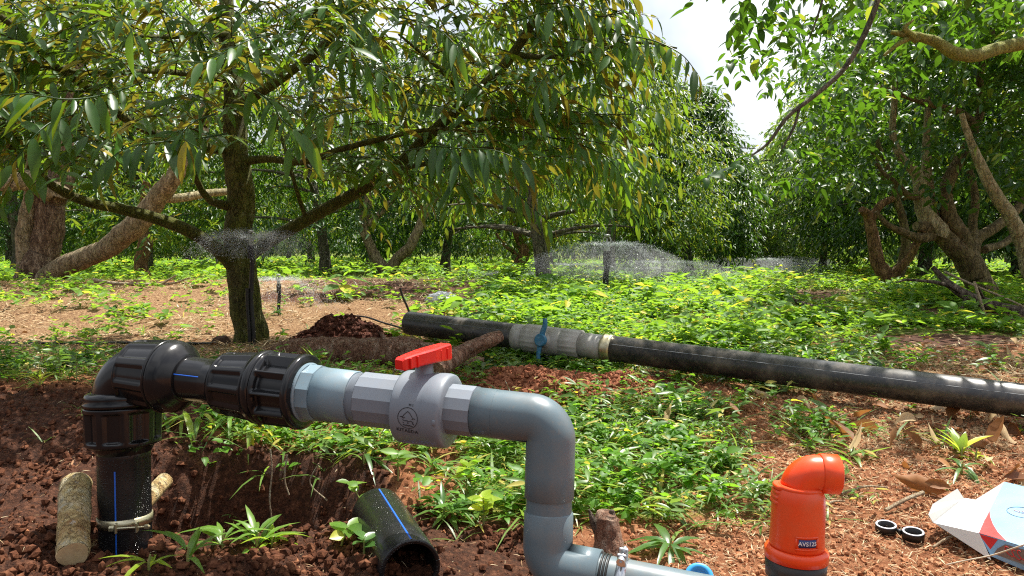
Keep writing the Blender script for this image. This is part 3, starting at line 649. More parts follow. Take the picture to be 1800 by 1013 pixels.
# ---------------- generic orchard trees
def crown_tree(seed, H=4.6, rad=2.1, low=.75, nt=1500, m=9, L=.13, W=.042, kind='mid', gap=.43, cone=.5, hang=.55, lean=(0, 0), trunk=True, TL=.5, forks=None):
    rr = np.random.RandomState(seed); gT, gC = Geo(), Geo()
    th = rr.uniform(0, 6.283, nt); u = rr.rand(nt); zz = low + (H - low) * u
    prof = np.sqrt(np.clip(1 - ((u - .28) / .74) ** 2, 0.02, 1)) * (1 - cone * u * .6)
    prof = np.where(u < .28, prof * (.75 + .25 * u / .28), prof)
    lob = .75 + .5 * vn(np.cos(th) * 1.6 + 5, np.sin(th) * 1.6 + 5, zz * .9, seed)
    rad_ = rad * prof * lob * (rr.uniform(.35, 1, nt) ** .45)
    c = np.stack([np.cos(th) * rad_ + lean[0] * zz, np.sin(th) * rad_ + lean[1] * zz, zz], -1)
    k = fbm(c[:, 0] * 1.5, c[:, 1] * 1.5, c[:, 2] * 1.5, 3, seed + 7) > gap
    c = c[k]; th = th[k]; out = np.stack([np.cos(th), np.sin(th), rr.uniform(-.3, .35, len(th))], -1)
    tone = np.clip(fbm(c[:, 0] * .9, c[:, 1] * .9, c[:, 2] * .9, 2, seed + 3) * 1.3 - .15 + rr.normal(0, .12, len(c)), 0, 1)
    twigs(gC, c, out, rr, TL, m, L, W, kind, .4, hang, .75, tone)
    if trunk:
        zt = np.linspace(-.1, H * .85, 10); p = np.stack([lean[0] * zt + .12 * np.sin(zt * 1.3 + seed), lean[1] * zt + .1 * np.cos(zt * 1.7 + seed), zt], -1)
        tube(gT, p, np.linspace(.10, .025, 10) * (1 + .4 * (zt < .2)), 12, True, .12, seed)
        for q in range(14):
            z0 = rr.uniform(.55, H * .7); a = rr.uniform(0, 6.28); l = rad * rr.uniform(.5, .85)
            s0 = np.array([lean[0] * z0 + .12 * math.sin(z0 * 1.3 + seed), lean[1] * z0, z0]); ts = np.linspace(0, 1, 6)[:, None]
            pp = s0 + ts * np.array([math.cos(a) * l, math.sin(a) * l, .35 * l]) + np.array([0, 0, -.25 * l]) * ts ** 2
            tube(gT, pp, np.linspace(.035, .008, 6), 7, False, .1, q)
    return gT, gC
def add_tree(name, seed, loc, label, group, leaf, bark, rot=0, sc_=1.0, **kw):
    gT, gC = crown_tree(seed, **kw)
    e = thing(name, (0, 0, 0), label, 'tree', group)
    if gT.v: gT.build('trunk', bark, e)
    gC.build('crown', leaf, e)
    e.location = loc; e.rotation_euler = (0, 0, rot); e.scale = (sc_,) * 3
    return e
def copy_tree(o, loc, rot, s, label):
    c = o.copy(); COL.objects.link(c); c.location = loc; c.rotation_euler = (0, 0, rot); c.scale = (s, s, s * random.uniform(.92, 1.1)); c['label'] = label
    for ch in o.children:
        d = ch.copy(); COL.objects.link(d); d.parent = c
    return c
OG = 'trees of the orchard'
def loc(px, d): q = P(px, 470, d); return (q[0], d, float(terr(q[0], d)) - .03)
random.seed(5)
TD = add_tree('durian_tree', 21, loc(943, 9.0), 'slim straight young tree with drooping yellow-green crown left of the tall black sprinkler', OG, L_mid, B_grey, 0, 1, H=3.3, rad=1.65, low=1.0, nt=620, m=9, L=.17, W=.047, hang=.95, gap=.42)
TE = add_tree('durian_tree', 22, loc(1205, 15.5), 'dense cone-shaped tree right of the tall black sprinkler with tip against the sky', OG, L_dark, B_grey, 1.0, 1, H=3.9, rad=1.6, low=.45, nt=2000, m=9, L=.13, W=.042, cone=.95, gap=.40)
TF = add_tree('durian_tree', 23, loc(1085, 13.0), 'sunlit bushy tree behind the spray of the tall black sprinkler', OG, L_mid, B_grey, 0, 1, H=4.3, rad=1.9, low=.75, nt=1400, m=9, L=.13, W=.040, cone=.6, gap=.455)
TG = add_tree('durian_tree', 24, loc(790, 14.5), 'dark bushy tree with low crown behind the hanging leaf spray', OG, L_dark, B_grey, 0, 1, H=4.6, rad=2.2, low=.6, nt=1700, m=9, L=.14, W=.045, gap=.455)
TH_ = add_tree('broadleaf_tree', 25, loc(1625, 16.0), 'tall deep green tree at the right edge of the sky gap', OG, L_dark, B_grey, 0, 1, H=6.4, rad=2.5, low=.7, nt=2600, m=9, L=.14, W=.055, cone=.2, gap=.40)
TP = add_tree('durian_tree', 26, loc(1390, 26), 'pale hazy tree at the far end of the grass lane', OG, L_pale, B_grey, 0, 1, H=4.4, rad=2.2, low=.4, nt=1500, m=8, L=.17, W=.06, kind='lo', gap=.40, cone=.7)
B1, B2 = TG, TF
named = [
 (TG, 560, 13.5, 1.05, 'dark leafy tree behind the fork between trunk and right-hand limb'),
 (TG, 250, 14.5, 1.1, 'bushy tree behind the slanting tan limb at the left'),
 (TG, 20, 14.0, 1.2, 'dense tree at the left edge behind the split tan trunk'),
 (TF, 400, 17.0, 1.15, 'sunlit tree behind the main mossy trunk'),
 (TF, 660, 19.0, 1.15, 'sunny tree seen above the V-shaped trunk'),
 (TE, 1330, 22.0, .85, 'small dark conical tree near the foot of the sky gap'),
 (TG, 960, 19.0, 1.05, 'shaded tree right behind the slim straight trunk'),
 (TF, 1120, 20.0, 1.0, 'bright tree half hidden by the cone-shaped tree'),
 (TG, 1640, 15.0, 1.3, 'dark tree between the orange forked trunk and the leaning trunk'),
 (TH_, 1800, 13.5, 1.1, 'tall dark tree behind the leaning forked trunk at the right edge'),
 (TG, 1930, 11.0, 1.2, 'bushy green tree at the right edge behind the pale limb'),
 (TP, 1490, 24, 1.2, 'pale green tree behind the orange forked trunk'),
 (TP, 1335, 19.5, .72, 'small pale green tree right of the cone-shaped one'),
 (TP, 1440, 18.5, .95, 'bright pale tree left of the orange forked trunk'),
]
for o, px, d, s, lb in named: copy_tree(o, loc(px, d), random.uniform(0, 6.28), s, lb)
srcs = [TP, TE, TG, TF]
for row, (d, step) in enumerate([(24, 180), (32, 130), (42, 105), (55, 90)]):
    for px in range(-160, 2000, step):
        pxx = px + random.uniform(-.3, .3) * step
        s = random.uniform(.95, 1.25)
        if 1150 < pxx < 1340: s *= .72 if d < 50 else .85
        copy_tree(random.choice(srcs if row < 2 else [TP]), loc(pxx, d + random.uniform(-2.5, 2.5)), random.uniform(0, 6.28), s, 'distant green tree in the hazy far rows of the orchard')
for o in sc.objects:
    if o.get('label', '').startswith('distant green tree'): o['group'] = 'distant trees in the far rows'

# ---------------- V-shaped and split trunks on the left
def forked(name, label, limbs, bark, crown=None, leaf=None, b=None, group=OG):
    b = b or limbs[0][0][0]; q = P(*b)
    e = thing(name, (q[0], q[1], float(terr(q[0], q[1])) - .02), label, 'tree', group)
    for k, it in enumerate(limbs):
        gg = Geo(); limb(gg, it[0], it[1], 26, .11, 12, 31 * k + int(b[0])); gg.build('trunk' if k == 0 else 'limb', it[2] if len(it) > 2 else bark, e)
    if crown:
        gg = Geo(); rr = np.random.RandomState(int(b[0]))
        for (x0, x1, y0, y1, d0, d1, n, L, W, m, kind) in crown:
            c = region_pts(rr, x0, x1, y0, y1, d0, d1, n)
            c = c[fbm(c[:, 0] * 1.6, c[:, 1] * 1.6, c[:, 2] * 1.6, 3, 5) > .42]
            out = rr.normal(0, 1, (len(c), 3)); out[:, 2] *= .35
            tn = np.clip(fbm(c[:, 0], c[:, 1], c[:, 2], 2, 8) * 1.3 - .15 + rr.normal(0, .12, len(c)), 0, 1)
            twigs(gg, c, out, rr, .42, m, L, W, kind, .35, .35, .75, tn)
        gg.build('crown', leaf, e)
    return e
forked('old_durian_tree', 'old tree with split tan trunk and long slanting limb at the left edge', [
 ([(62, 505, 9.6), (72, 460, 9.6), (82, 410, 9.6), (92, 360, 9.6), (104, 310, 9.6), (112, 250, 9.6), (125, 180, 9.6), (140, 60, 9.6)], [74, 52, 48, 46, 42, 32, 25, 18], B_tanred),
 ([(72, 495, 9.55), (120, 468, 9.4), (180, 440, 9.2), (235, 402, 9.0), (275, 350, 8.9), (310, 310, 8.8), (345, 250, 8.8), (370, 160, 8.8)], [44, 37, 35, 41, 34, 30, 25, 18], B_tan),
 ([(45, 478, 9.5), (42, 430, 9.5), (46, 390, 9.5), (56, 345, 9.5), (50, 300, 9.5)], [30, 27, 26, 26, 18], B_tan),
 ([(98, 342, 9.5), (70, 325, 9.4), (40, 318, 9.2), (5, 322, 9.1), (-40, 300, 9.0)], [44, 38, 32, 26, 20], B_tan),
 ([(275, 352, 8.9), (320, 348, 9.0), (360, 342, 9.2), (400, 338, 9.4)], [16, 15, 14, 12], B_pale),
], B_tan, [(-250, 420, -120, 250, 8.6, 11.5, 700, .14, .045, 9, 'mid')], L_mid, (62, 505, 9.6))
forked('durian_tree', 'small tree with dark gnarled trunk just right of the slanting tan limb', [
 ([(252, 492, 11.5), (246, 465, 11.5), (254, 430, 11.5), (250, 390, 11.5), (258, 320, 11.5)], [26, 22, 24, 18, 14]),
], B_orange, [(120, 400, 250, 430, 11.0, 13.5, 240, .14, .045, 9, 'mid')], L_mid)
forked('durian_tree', 'tree with V-shaped tan trunk rising from the bright grass left of centre', [
 ([(682, 482, 12.5), (664, 455, 12.5), (648, 425, 12.5), (640, 395, 12.5), (648, 360, 12.5), (642, 300, 12.5)], [24, 19, 17, 16, 14, 10]),
 ([(684, 480, 12.5), (700, 455, 12.4), (722, 432, 12.3), (736, 405, 12.3), (752, 365, 12.3), (790, 320, 12.2)], [22, 19, 18, 16, 13, 9]),
 ([(648, 395, 12.5), (668, 375, 12.5), (692, 350, 12.5), (720, 310, 12.5)], [12, 11, 9, 7]),
 ([(678, 470, 12.5), (655, 440, 12.6), (638, 400, 12.7), (634, 350, 12.7)], [10, 9, 8, 6]),
], B_tan, [(520, 860, 230, 400, 12.0, 15.0, 420, .14, .045, 9, 'mid')], L_dark)
forked('durian_tree', 'tree with short bent brown trunk behind the slim straight one', [
 ([(905, 478, 13.0), (913, 462, 13.0), (922, 448, 13.0), (915, 425, 13.0), (900, 390, 13)], [20, 20, 20, 15, 10]),
 ([(920, 452, 13.0), (890, 435, 13.0), (872, 410, 13.0)], [8, 6, 5]),
], B_orange, [(860, 1020, 320, 430, 12.5, 14.5, 160, .14, .045, 9, 'mid')], L_mid)
# right-hand side
forked('broadleaf_tree', 'big leaning tree with dark forking trunk and many bare limbs at the right', [
 ([(1765, 575, 7.6), (1748, 545, 7.6), (1722, 500, 7.6), (1700, 460, 7.6), (1672, 428, 7.6), (1640, 405, 7.6), (1610, 398, 7.5)], [60, 48, 43, 44, 36, 26, 16], B_right),
 ([(1650, 415, 7.6), (1628, 385, 7.6), (1618, 350, 7.6), (1612, 310, 7.6), (1585, 280, 7.6), (1570, 245, 7.6), (1570, 200, 7.6), (1575, 120, 7.6)], [32, 31, 26, 20, 15, 12, 11, 9], B_pale),
 ([(1640, 405, 7.7), (1632, 350, 7.7), (1630, 290, 7.7), (1628, 250, 7.7), (1632, 170, 7.7)], [30, 22, 16, 13, 9], B_pale),
 ([(1708, 470, 7.6), (1690, 420, 7.6), (1668, 375, 7.6), (1662, 330, 7.6), (1680, 290, 7.6), (1705, 250, 7.6), (1712, 225, 7.6), (1690, 200, 7.5), (1640, 185, 7.4), (1580, 165, 7.3), (1515, 142, 7.2)], [30, 28, 26, 23, 20, 17, 15, 13, 11, 9, 5], B_right),
 ([(1712, 225, 7.6), (1725, 190, 7.6), (1722, 130, 7.6), (1745, 50, 7.6)], [15, 13, 11, 9], B_right),
 ([(1708, 455, 7.7), (1720, 420, 7.8), (1752, 398, 7.9), (1790, 365, 8.0), (1840, 300, 8.1)], [24, 20, 18, 15, 12], B_right),
 ([(1712, 452, 7.7), (1712, 400, 7.8), (1716, 350, 7.9), (1705, 300, 8.0)], [20, 15, 13, 11], B_right),
 ([(1730, 440, 7.7), (1770, 425, 7.9), (1820, 380, 8.2)], [14, 12, 9], B_right),
 ([(1640, 412, 7.6), (1612, 418, 7.5), (1585, 408, 7.4), (1562, 395, 7.3), (1540, 372, 7.3)], [22, 16, 13, 10, 7], B_right),
 ([(1622, 345, 7.6), (1598, 345, 7.5), (1575, 320, 7.4), (1550, 300, 7.4), (1530, 260, 7.4)], [13, 11, 9, 7, 5], B_right),
], B_right, [(1420, 1900, -160, 330, 6.4, 9.6, 900, .12, .052, 9, 'mid'), (1560, 1850, 60, 260, 6.6, 9.0, 260, .12, .052, 9, 'mid')], L_dark, (1765, 575, 7.6))
forked('broadleaf_tree', 'tree at the right edge with one pale curved limb crossing in front', [
 ([(1850, 620, 6.6), (1832, 540, 6.6), (1808, 470, 6.6), (1795, 420, 6.6), (1772, 375, 6.6), (1740, 330, 6.6), (1722, 290, 6.6), (1712, 262, 6.6), (1690, 200, 6.6)], [40, 32, 28, 25, 23, 20, 17, 14, 9], B_pale),
], B_pale, [(1640, 1950, -120, 120, 5.8, 8.0, 260, .12, .052, 9, 'mid')], L_broad, (1850, 620, 6.6))
forked('broadleaf_tree', 'shorter tree with orange U-shaped trunk left of the leaning tree', [
 ([(1566, 496, 10.5), (1548, 468, 10.5), (1538, 440, 10.5), (1533, 405, 10.5), (1528, 380, 10.5), (1516, 368, 10.4)], [30, 24, 22, 20, 18, 12], B_orange),
 ([(1568, 492, 10.5), (1585, 465, 10.5), (1592, 435, 10.5), (1590, 400, 10.5), (1575, 350, 10.5), (1560, 300, 10.5), (1540, 240, 10.5)], [24, 20, 17, 14, 12, 10, 7], B_right),
 ([(1570, 488, 10.4), (1600, 450, 10.2), (1615, 420, 10.1), (1625, 390, 10.0)], [15, 14, 12, 9], B_orange),
 ([(1533, 385, 10.5), (1548, 362, 10.5), (1565, 352, 10.5), (1580, 345, 10.5)], [14, 13, 12, 9], B_orange),
 ([(1592, 350, 10.5), (1562, 322, 10.5), (1545, 300, 10.5), (1530, 255, 10.5)], [10, 9, 7, 5], B_right),
], B_orange, [(1400, 1640, 90, 330, 10.0, 13.0, 520, .12, .05, 9, 'mid')], L_dark, (1566, 496, 10.5))
# overhanging broad-leaved tree at the upper right
gz = float(terr(3.6, 4.2)); ov = thing('broadleaf_tree', (3.6, 4.2, gz), 'broad-leaved tree overhanging the upper right corner with a lopped mossy limb', 'tree', OG)
q = np.array([(3.6, 4.2, gz - .05), (3.62, 4.2, .6), (3.55, 4.25, 1.3), (3.5, 4.25, 1.75), (3.6, 4.3, 2.4), (3.5, 4.3, 3.4)]); p_, r_ = smooth_path(q, 6, [.15, .12, .11, .10, .08, .04])
gg = Geo(); tube(gg, p_, r_, 16, True, .12, 3); gg.build('trunk', B_right, ov)
gg = Geo(); e0 = [(1566, 57, 4.0), (1598, 62, 4.0), (1640, 72, 4.0), (1675, 92, 4.0), (1715, 98, 4.0), (1760, 84, 4.05), (1830, 70, 4.1), (1920, 50, 4.15)]
pe = PP(e0); pe = np.vstack([pe, [(3.52, 4.25, 1.9)]]); re = [.010, .022, .027, .033, .034, .034, .038, .045, .06]
p_, r_ = smooth_path(pe, 8, re); tube(gg, p_, r_, 16, True, .18, 5)
limb(gg, [(1612, 70, 4.0), (1590, 50, 3.98), (1606, 35, 3.97)], [16, 10, 3], 8, .1, 4, 2)
limb(gg, [(1600, 66, 4.0), (1575, 80, 3.98), (1553, 98, 3.97)], [10, 8, 5], 8, .1, 4, 3)
gg.build('limb', barkmat('painted_sun_moss_bark', (.20, .20, .05), (.36, .36, .11), (.50, .48, .22), (.30, .34, .05), .7, 16, 1.2), ov)  # mossy limb bark, its sunlit brightness painted into the colours
gg = Geo(); limb(gg, [(1560, -60, 3.6), (1540, 10, 3.6), (1515, 70, 3.6), (1480, 125, 3.6), (1430, 170, 3.6), (1385, 205, 3.6), (1352, 250, 3.6), (1320, 275, 3.6)], [10, 10, 10, 9, 8, 7, 5, 3], 10, .06, 6, 9)
limb(gg, [(1405, 192, 3.6), (1395, 225, 3.6), (1375, 262, 3.6)], [5, 5, 3], 8, .05, 4, 6)
limb(gg, [(1455, -40, 3.8), (1440, 20, 3.8), (1420, 75, 3.8)], [4, 4, 2], 6, .05, 4, 6)
limb(gg, [(1620, -120, 3.9), (1560, -60, 3.6)], [20, 10], 8, .05, 4, 6)
pt = np.vstack([PP([(1620, -120, 3.9), (1800, -160, 4.1)]), [(3.55, 4.28, 2.5)]]); tube(gg, smooth_path(pt, 5), .02, 8, False)
gg.build('limb', B_grey, ov)
gg = Geo(); rr = np.random.RandomState(77)
def breg(x0, x1, y0, y1, d0, d1, n, L, W, m=8, keep=None, hang=.35, kind='hi'):
    c = region_pts(rr, x0, x1, y0, y1, d0, d1, n, keep); c = c[fbm(c[:, 0] * 2.5, c[:, 1] * 2.5, c[:, 2] * 2.5, 3, 15) > .43]
    out = rr.normal(0, 1, (len(c), 3)); out[:, 2] *= .4
    twigs(gg, c, out, rr, .30, m, L, W, kind, .3, hang, .8, None, None)
breg(1270, 1420, -150, 40, 3.6, 5.2, 44, .095, .046)
breg(1400, 1900, -160, 20, 3.4, 5.2, 120, .095, .046)
breg(1275, 1330, 60, 120, 4.4, 5.6, 7, .095, .046)
breg(1350, 1560, 40, 200, 4.4, 6.0, 75, .085, .040, keep=lambda x, y: y < 215)
breg(1600, 1850, -60, 60, 4.5, 5.6, 60, .095, .046)
for (x_, y_, a_) in [(1330, 270, -40), (1372, 262, 30), (1300, 320, 40), (1265, 300, -30), (1350, 330, 60)]:
    c = np.array([P(x_, y_, 4.2)]); twigs(gg, c, np.array([[a_ * .01, -.2, -.1]]), rr, .25, 8, .11, .05, 'hi', .3, .4, .8)
gg.build('crown', L_broad, ov)
# ------------------------------------------------------------------ pipes and fittings
def streaky(name, c1, c2, rough=.35, spec=.5, wet=0.0, dust=None, dust_amt=.4, bump=.15, coat=0.0):
    t = NT(name)
    f = t.noise(6, 6); col = t.ramp(f, [(.3, c1), (.7, c2)])
    if dust is not None:
        d = t.ramp(t.noise(9, 9, .75), [(.46, 0.0), (.70, 1.0)]); d2 = t.ramp(t.noise(70, 6, .7), [(.55, 0.0), (.64, 1.0)])
        col = t.mix(t.math('MULTIPLY', t.math('MAXIMUM', d, t.math('MULTIPLY', d2, .6)), dust_amt), col, dust)
    rg = t.math('ADD', t.math('MULTIPLY', t.noise(22, 7, .7), .35), rough - .15, True)
    nm = t.bump(t.noise(14, 4, .5), bump * .5, .004)
    if wet:
        v = t.n('ShaderNodeTexVoronoi'); v.inputs['Scale'].default_value = 210; t.l(t.co(), v.inputs['Vector'])
        drops = t.ramp(v.outputs['Distance'], [(.10, 1.0), (.34, 0.0)])
        dm = t.math('MULTIPLY', drops, t.ramp(t.noise(14, 4), [(.42, 0.0), (.58, 1.0)]))
        nm = t.bump(dm, wet, .004)
        rg = t.math('SUBTRACT', rg, t.math('MULTIPLY', dm, .25), True)
    return t.done(t.pr(col, rg, spec, 0.0, nm, coat))
K_blk = streaky('black_pipe', (.006, .006, .007), (.014, .014, .015), .16, .42, 0, (.05, .038, .03), .06)
K_blkwet = streaky('wet_black_pipe', (.005, .005, .006), (.009, .010, .012), .26, .55, 1.0, (.06, .04, .03), .12)
K_blkdust = streaky('dusty_black_pipe', (.010, .011, .013), (.022, .025, .028), .36, .9, 0, (.26, .22, .17), .5, .06)
K_grey = streaky('grey_pvc', (.105, .150, .175), (.125, .170, .195), .33, .45, 0, (.27, .19, .12), .28, .08)
K_grey2 = streaky('valve_grey_pvc', (.185, .215, .255), (.21, .24, .28), .34, .45, 0, (.27, .23, .19), .22, .08)
K_ltgrey = streaky('light_grey_pvc', (.17, .25, .30), (.20, .28, .33), .34, .45, 0, (.30, .22, .14), .28, .08)
K_white = streaky('dirty_white_pvc', (.36, .36, .33), (.48, .47, .44), .5, .4, 0, (.20, .16, .10), .7, .2)
K_red = simple('red_plastic', (.72, .012, .008), (.80, .02, .012), 10, .32, 0, 80, .001, .5)
K_orange = simple('orange_plastic', (.80, .062, .008), (.86, .078, .011), 6, .30, 0, 90, .001, .45, dirt=(.50, .18, .08), dirt_amt=.42)
K_dkgrey = simple('dark_grey_plastic', (.018, .018, .019), (.028, .028, .029), 8, .45, .15, 90, .001, .5, dirt=(.12, .09, .06), dirt_amt=.35)
K_blue = simple('blue_line', (.015, .10, .52), (.02, .14, .62), 10, .35, 0)
K_bluehandle = simple('faded_blue_plastic', (.02, .13, .24), (.04, .20, .33), 60, .45, .3, 200, .001, dirt=(.25, .32, .36), dirt_amt=.5)
K_cap = simple('bright_blue_plastic', (.03, .28, .72), (.04, .35, .80), 10, .35, .1)
K_steel = simple('galvanised_steel', (.52, .54, .56), (.66, .68, .70), 40, .28, .3, 120, .0005, .5, .9)
K_brass = simple('yellowed_steel', (.50, .44, .26), (.62, .58, .42), 40, .32, .3, 120, .0006, .5, .8, dirt=(.20, .12, .06), dirt_amt=.5)
K_ink = simple('black_ink', (.012, .012, .014), (.02, .02, .024), 10, .5, 0)
K_rubber = simple('black_rubber', (.008, .008, .008), (.015, .015, .015), 20, .5, .2)

def unit(v): v = np.asarray(v, float); return v / np.linalg.norm(v)
def strip_on(name, A, B, t0, t1, ang, rad, wid, mat, parent, lift=.0008, n=12):
    """thin coloured line moulded along a pipe"""
    g = Geo(); ax = unit(B - A); up = np.array([0, 0, 1.0]) if abs(ax[2]) < .9 else np.array([0, -1.0, 0])
    V = unit(up - ax * np.dot(up, ax)); U = np.cross(V, ax); hw = wid / rad / 2
    rows = []
    for k in range(n + 1):
        t_ = t0 + (t1 - t0) * k / n
        for a_, rr_ in ((ang - hw, rad), (ang - hw * .8, rad + lift), (ang + hw * .8, rad + lift), (ang + hw, rad)):
            rows.append(A + ax * t_ + (V * math.cos(a_) + U * math.sin(a_)) * rr_)
    q = [[k * 4 + j, (k + 1) * 4 + j, (k + 1) * 4 + j + 1, k * 4 + j + 1] for k in range(n) for j in range(3)]
    g.add(rows, [np.array(q)]); return g.build(name, mat, parent)
def cage(g, A, B, t0, t1, r0, r1, rin, nrib=10, ribf=.30, ring=.12, mids=(), n=120, phase=0.0, wall=.88):
    """ribbed compression-nut shell: solid rings at the ends, deep windows between ribs"""
    L = t1 - t0; N = 46; tt = np.linspace(t0, t1, N)
    prof = []
    for q in tt:
        f = (q - t0) / L; e = min(f, 1 - f)
        r = r0 + (r1 - r0) * f
        prof.append((q, r * (1 - .10 * max(0, 1 - e / .05) ** 2)))
    def mod(T, TH_):
        f = (T - t0) / L
        inwin = np.ones_like(f)
        edges = [0.0] + list(mids) + [1.0]
        w_ = np.zeros_like(f)
        for a_, b_ in zip(edges[:-1], edges[1:]):
            w_ = np.maximum(w_, ss(a_ + ring * .75, a_ + ring, f) * (1 - ss(b_ - ring, b_ - ring * .75, f)))
        ph = ((TH_ + phase) / (2 * np.pi) * nrib) % 1.0
        wr = ss(ribf * .5, ribf * .5 + .05, ph) * (1 - ss(1 - ribf * .5 - .05, 1 - ribf * .5, ph))
        depth = w_ * wr
        return 1 - depth * (1 - wall)
    lathe(g, A, B, [(t0 - .0001, rin)] + prof + [(t1 + .0001, rin)], n, mod)

# --- main axis of the horizontal run
A = P(215, 652, 2.02); Bc = P(969, 739, 1.66); AX = unit(Bc - A); LEN = float(np.linalg.norm(Bc - A))
ts_ = np.linspace(-.1, LEN + .1, 800); pxs = proj(A + AX * ts_[:, None])[0]
def T(px): return float(np.interp(px, pxs, ts_))
asm = thing('pipe_assembly', (Bc[0], Bc[1], 0), 'pipe run of black fittings, grey valve with red handle and grey elbows', 'pipe assembly')
# vertical black pipe into the pit
D0 = P(222, 1010, 1.985); VX = unit(D0 - A)
g = Geo(); rp_ = .0665
lathe(g, A, D0, [(.20, .062), (.215, rp_ + .004), (.235, rp_), (.30, rp_), (.40, rp_), (.62, rp_)], 64)
vp = g.build('black_pipe', K_blkwet, asm)
strip_on('blue_stripe', A, D0, .262, .60, math.radians(8), rp_, .004, K_blue, vp)
g = Geo(); tc = .405
lathe(g, A, D0, [(tc - .012, rp_ + .0005), (tc - .012, rp_ + .003), (tc + .012, rp_ + .003), (tc + .012, rp_ + .0005)], 64, caps=False)
cl = g.build('hose_clamp', K_brass, asm)
g = Geo(); cc = A + VX * tc; fr = np.array([0.18, -.98, 0]); sd_ = np.array([.98, .18, 0])
b0 = cc + fr * (rp_ + .009)
lathe(g, b0 - sd_ * .012, b0 + sd_ * .085, [(0, .0028), (.097, .0028)], 10)
lathe(g, b0 + sd_ * .072, b0 + sd_ * .085, [(0, .0065), (.010, .0065)], 6)
lathe(g, b0 - sd_ * .016, b0 - sd_ * .006, [(0, .008), (.012, .008)], 6)
for o_ in (.0, .052): box(g, b0 + sd_ * o_ - fr * .002, .006, .016, .028, np.stack([sd_, fr, np.array([0, 0, 1.0])], 1), .002)
g.build('clamp_bolt', K_brass, cl, smooth=False)
# lower compression nut
g = Geo(); cage(g, A, D0, .092, .202, .098, .094, .070, 9, .34, .17, phase=.15)
lathe(g, A, D0, [(.188, .080), (.204, .078), (.222, .070), (.226, .066)], 64)
n3 = g.build('compression_nut', K_blk, asm)
g = Geo(); lathe(g, A, D0, [(.055, .080), (.060, .092), (.070, .0965), (.078, .092), (.084, .099), (.092, .099), (.094, .09)], 72)
g.build('collar_ring', K_blk, asm)
# black elbow
g = Geo(); r_e = .0785; bend = .085
pts = [A + VX * .075, A + VX * (bend)]
for k in range(1, 12):
    a_ = k / 12 * math.pi / 2; cen = A + VX * bend + AX * bend
    pts.append(cen - AX * bend * math.cos(a_) - VX * bend * math.sin(a_))
pts += [A + AX * bend, A + AX * (T(262))]
tube(g, pts, [r_e * .98] * 2 + [r_e] * (len(pts) - 2), 40)
lathe(g, A, Bc, [(T(243), .078), (T(244), .0845), (T(250), .0845), (T(251), .078)], 60)
g.build('elbow', K_blk, asm)
# horizontal nut with dome
t0, t1 = T(240), T(298)
g = Geo(); cage(g, A, Bc, t0, t1 + .004, .090, .099, .07, 9, .30, .10, phase=.35, wall=.93)
lathe(g, A, Bc, [(t1 + .003, .085), (t1 + .004, .0975), (t1 + .012, .098), (t1 + .022, .0955), (t1 + .034, .092), (t1 + .046, .082), (t1 + .056, .071), (t1 + .062, .064), (t1 + .063, .058)], 80, sub=2)
g.build('compression_nut', K_blk, asm)
g = Geo(); rb = .0585
lathe(g, A, Bc, [(T(318), rb), (T(372), rb), (T(378), rb + .002), (T(388), rb + .006), (T(396), rb + .012)], 64, sub=3)
bp = g.build('black_pipe', K_blk, asm)
strip_on('blue_stripe', A, Bc, T(330), T(374), math.radians(-70), rb, .003, K_blue, bp)
# double ribbed coupling
g = Geo(); ta, tb, tcn = T(395), T(462), T(540)
cage(g, A, Bc, ta, tb, .080, .0905, .06, 10, .26, .13, phase=.28, wall=.90)
lathe(g, A, Bc, [(tb - .004, .088), (tb - .003, .094), (tb + .010, .0955), (tb + .018, .094), (tb + .019, .080)], 80)
g.build('coupling_body', K_blk, asm)
g = Geo(); cage(g, A, Bc, tb + .016, tcn, .093, .0925, .066, 10, .17, .12, phase=.28, wall=.76)
lathe(g, A, Bc, [(tcn - .018, .070), (tcn - .016, .0955), (tcn - .004, .0945), (tcn, .090), (tcn + .0005, .070)], 80)
g.build('compression_nut', K_blk, asm)
# grey adapter: thread, octagonal collar, socket
g = Geo(); th0 = T(532)
prof = []
for k in range(9): prof += [(th0 - .004 + k * .0022, .064), (th0 - .003 + k * .0022, .0665)]
lathe(g, A, Bc, prof, 60)
oc0, oc1 = T(546), T(566)
lathe(g, A, Bc, [(oc0 - .014, .066), (oc0 - .014, .0735), (oc0 - .006, .0745), (oc0 - .003, .071)], 72)
lathe(g, A, Bc, [(oc0 - .003, .060), (oc0 - .002, .0715), (oc1 - .002, .0715), (oc1, .062)], 10)
ad = g.build('threaded_adapter', K_ltgrey, asm, smooth=False)
g = Geo(); lathe(g, A, Bc, [(oc1 - .001, .060), (oc1, .0665), (T(626) - .002, .0655), (T(626), .0635)], 72)
g.build('adapter_socket', K_ltgrey, asm)
g = Geo(); lathe(g, A, Bc, [(T(626) - .0001, .0605), (T(629), .0605), (T(629) + .001, .0625), (T(640), .0625), (T(640) + .001, .066)], 72)
g.build('pipe_stub', K_grey2, asm)
# ball valve
v0, v1 = T(640), T(838)
vb0, vb1 = T(711), T(771)
val = Geo(); lathe(val, A, Bc, [(v0 + .001, .060), (v0 + .0015, .0665), (vb0 + .01, .0665)], 14, caps=True)
lathe(val, A, Bc, [(vb1 - .01, .060), (v1 - .002, .0600), (v1 - .001, .056)], 14)
vs = val.build('valve_end', K_grey2, asm, smooth=False)
dn = np.array([0, 0, -.006])
g = Geo(); rv = .087
lathe(g, A + dn, Bc + dn, [(vb0 - .001, .060), (vb0, rv * .965), (vb0 + .004, rv * .99), (vb0 + .012, rv), (vb1 - .020, rv), (vb1 - .012, rv), (vb1 - .0105, rv * 1.012), (vb1 + .022, rv * 1.012), (vb1 + .030, rv * .99), (vb1 + .033, rv * .95), (vb1 + .034, .066)], 96, sub=1)
vc = A + AX * ((vb0 + vb1) / 2 + .008) + dn
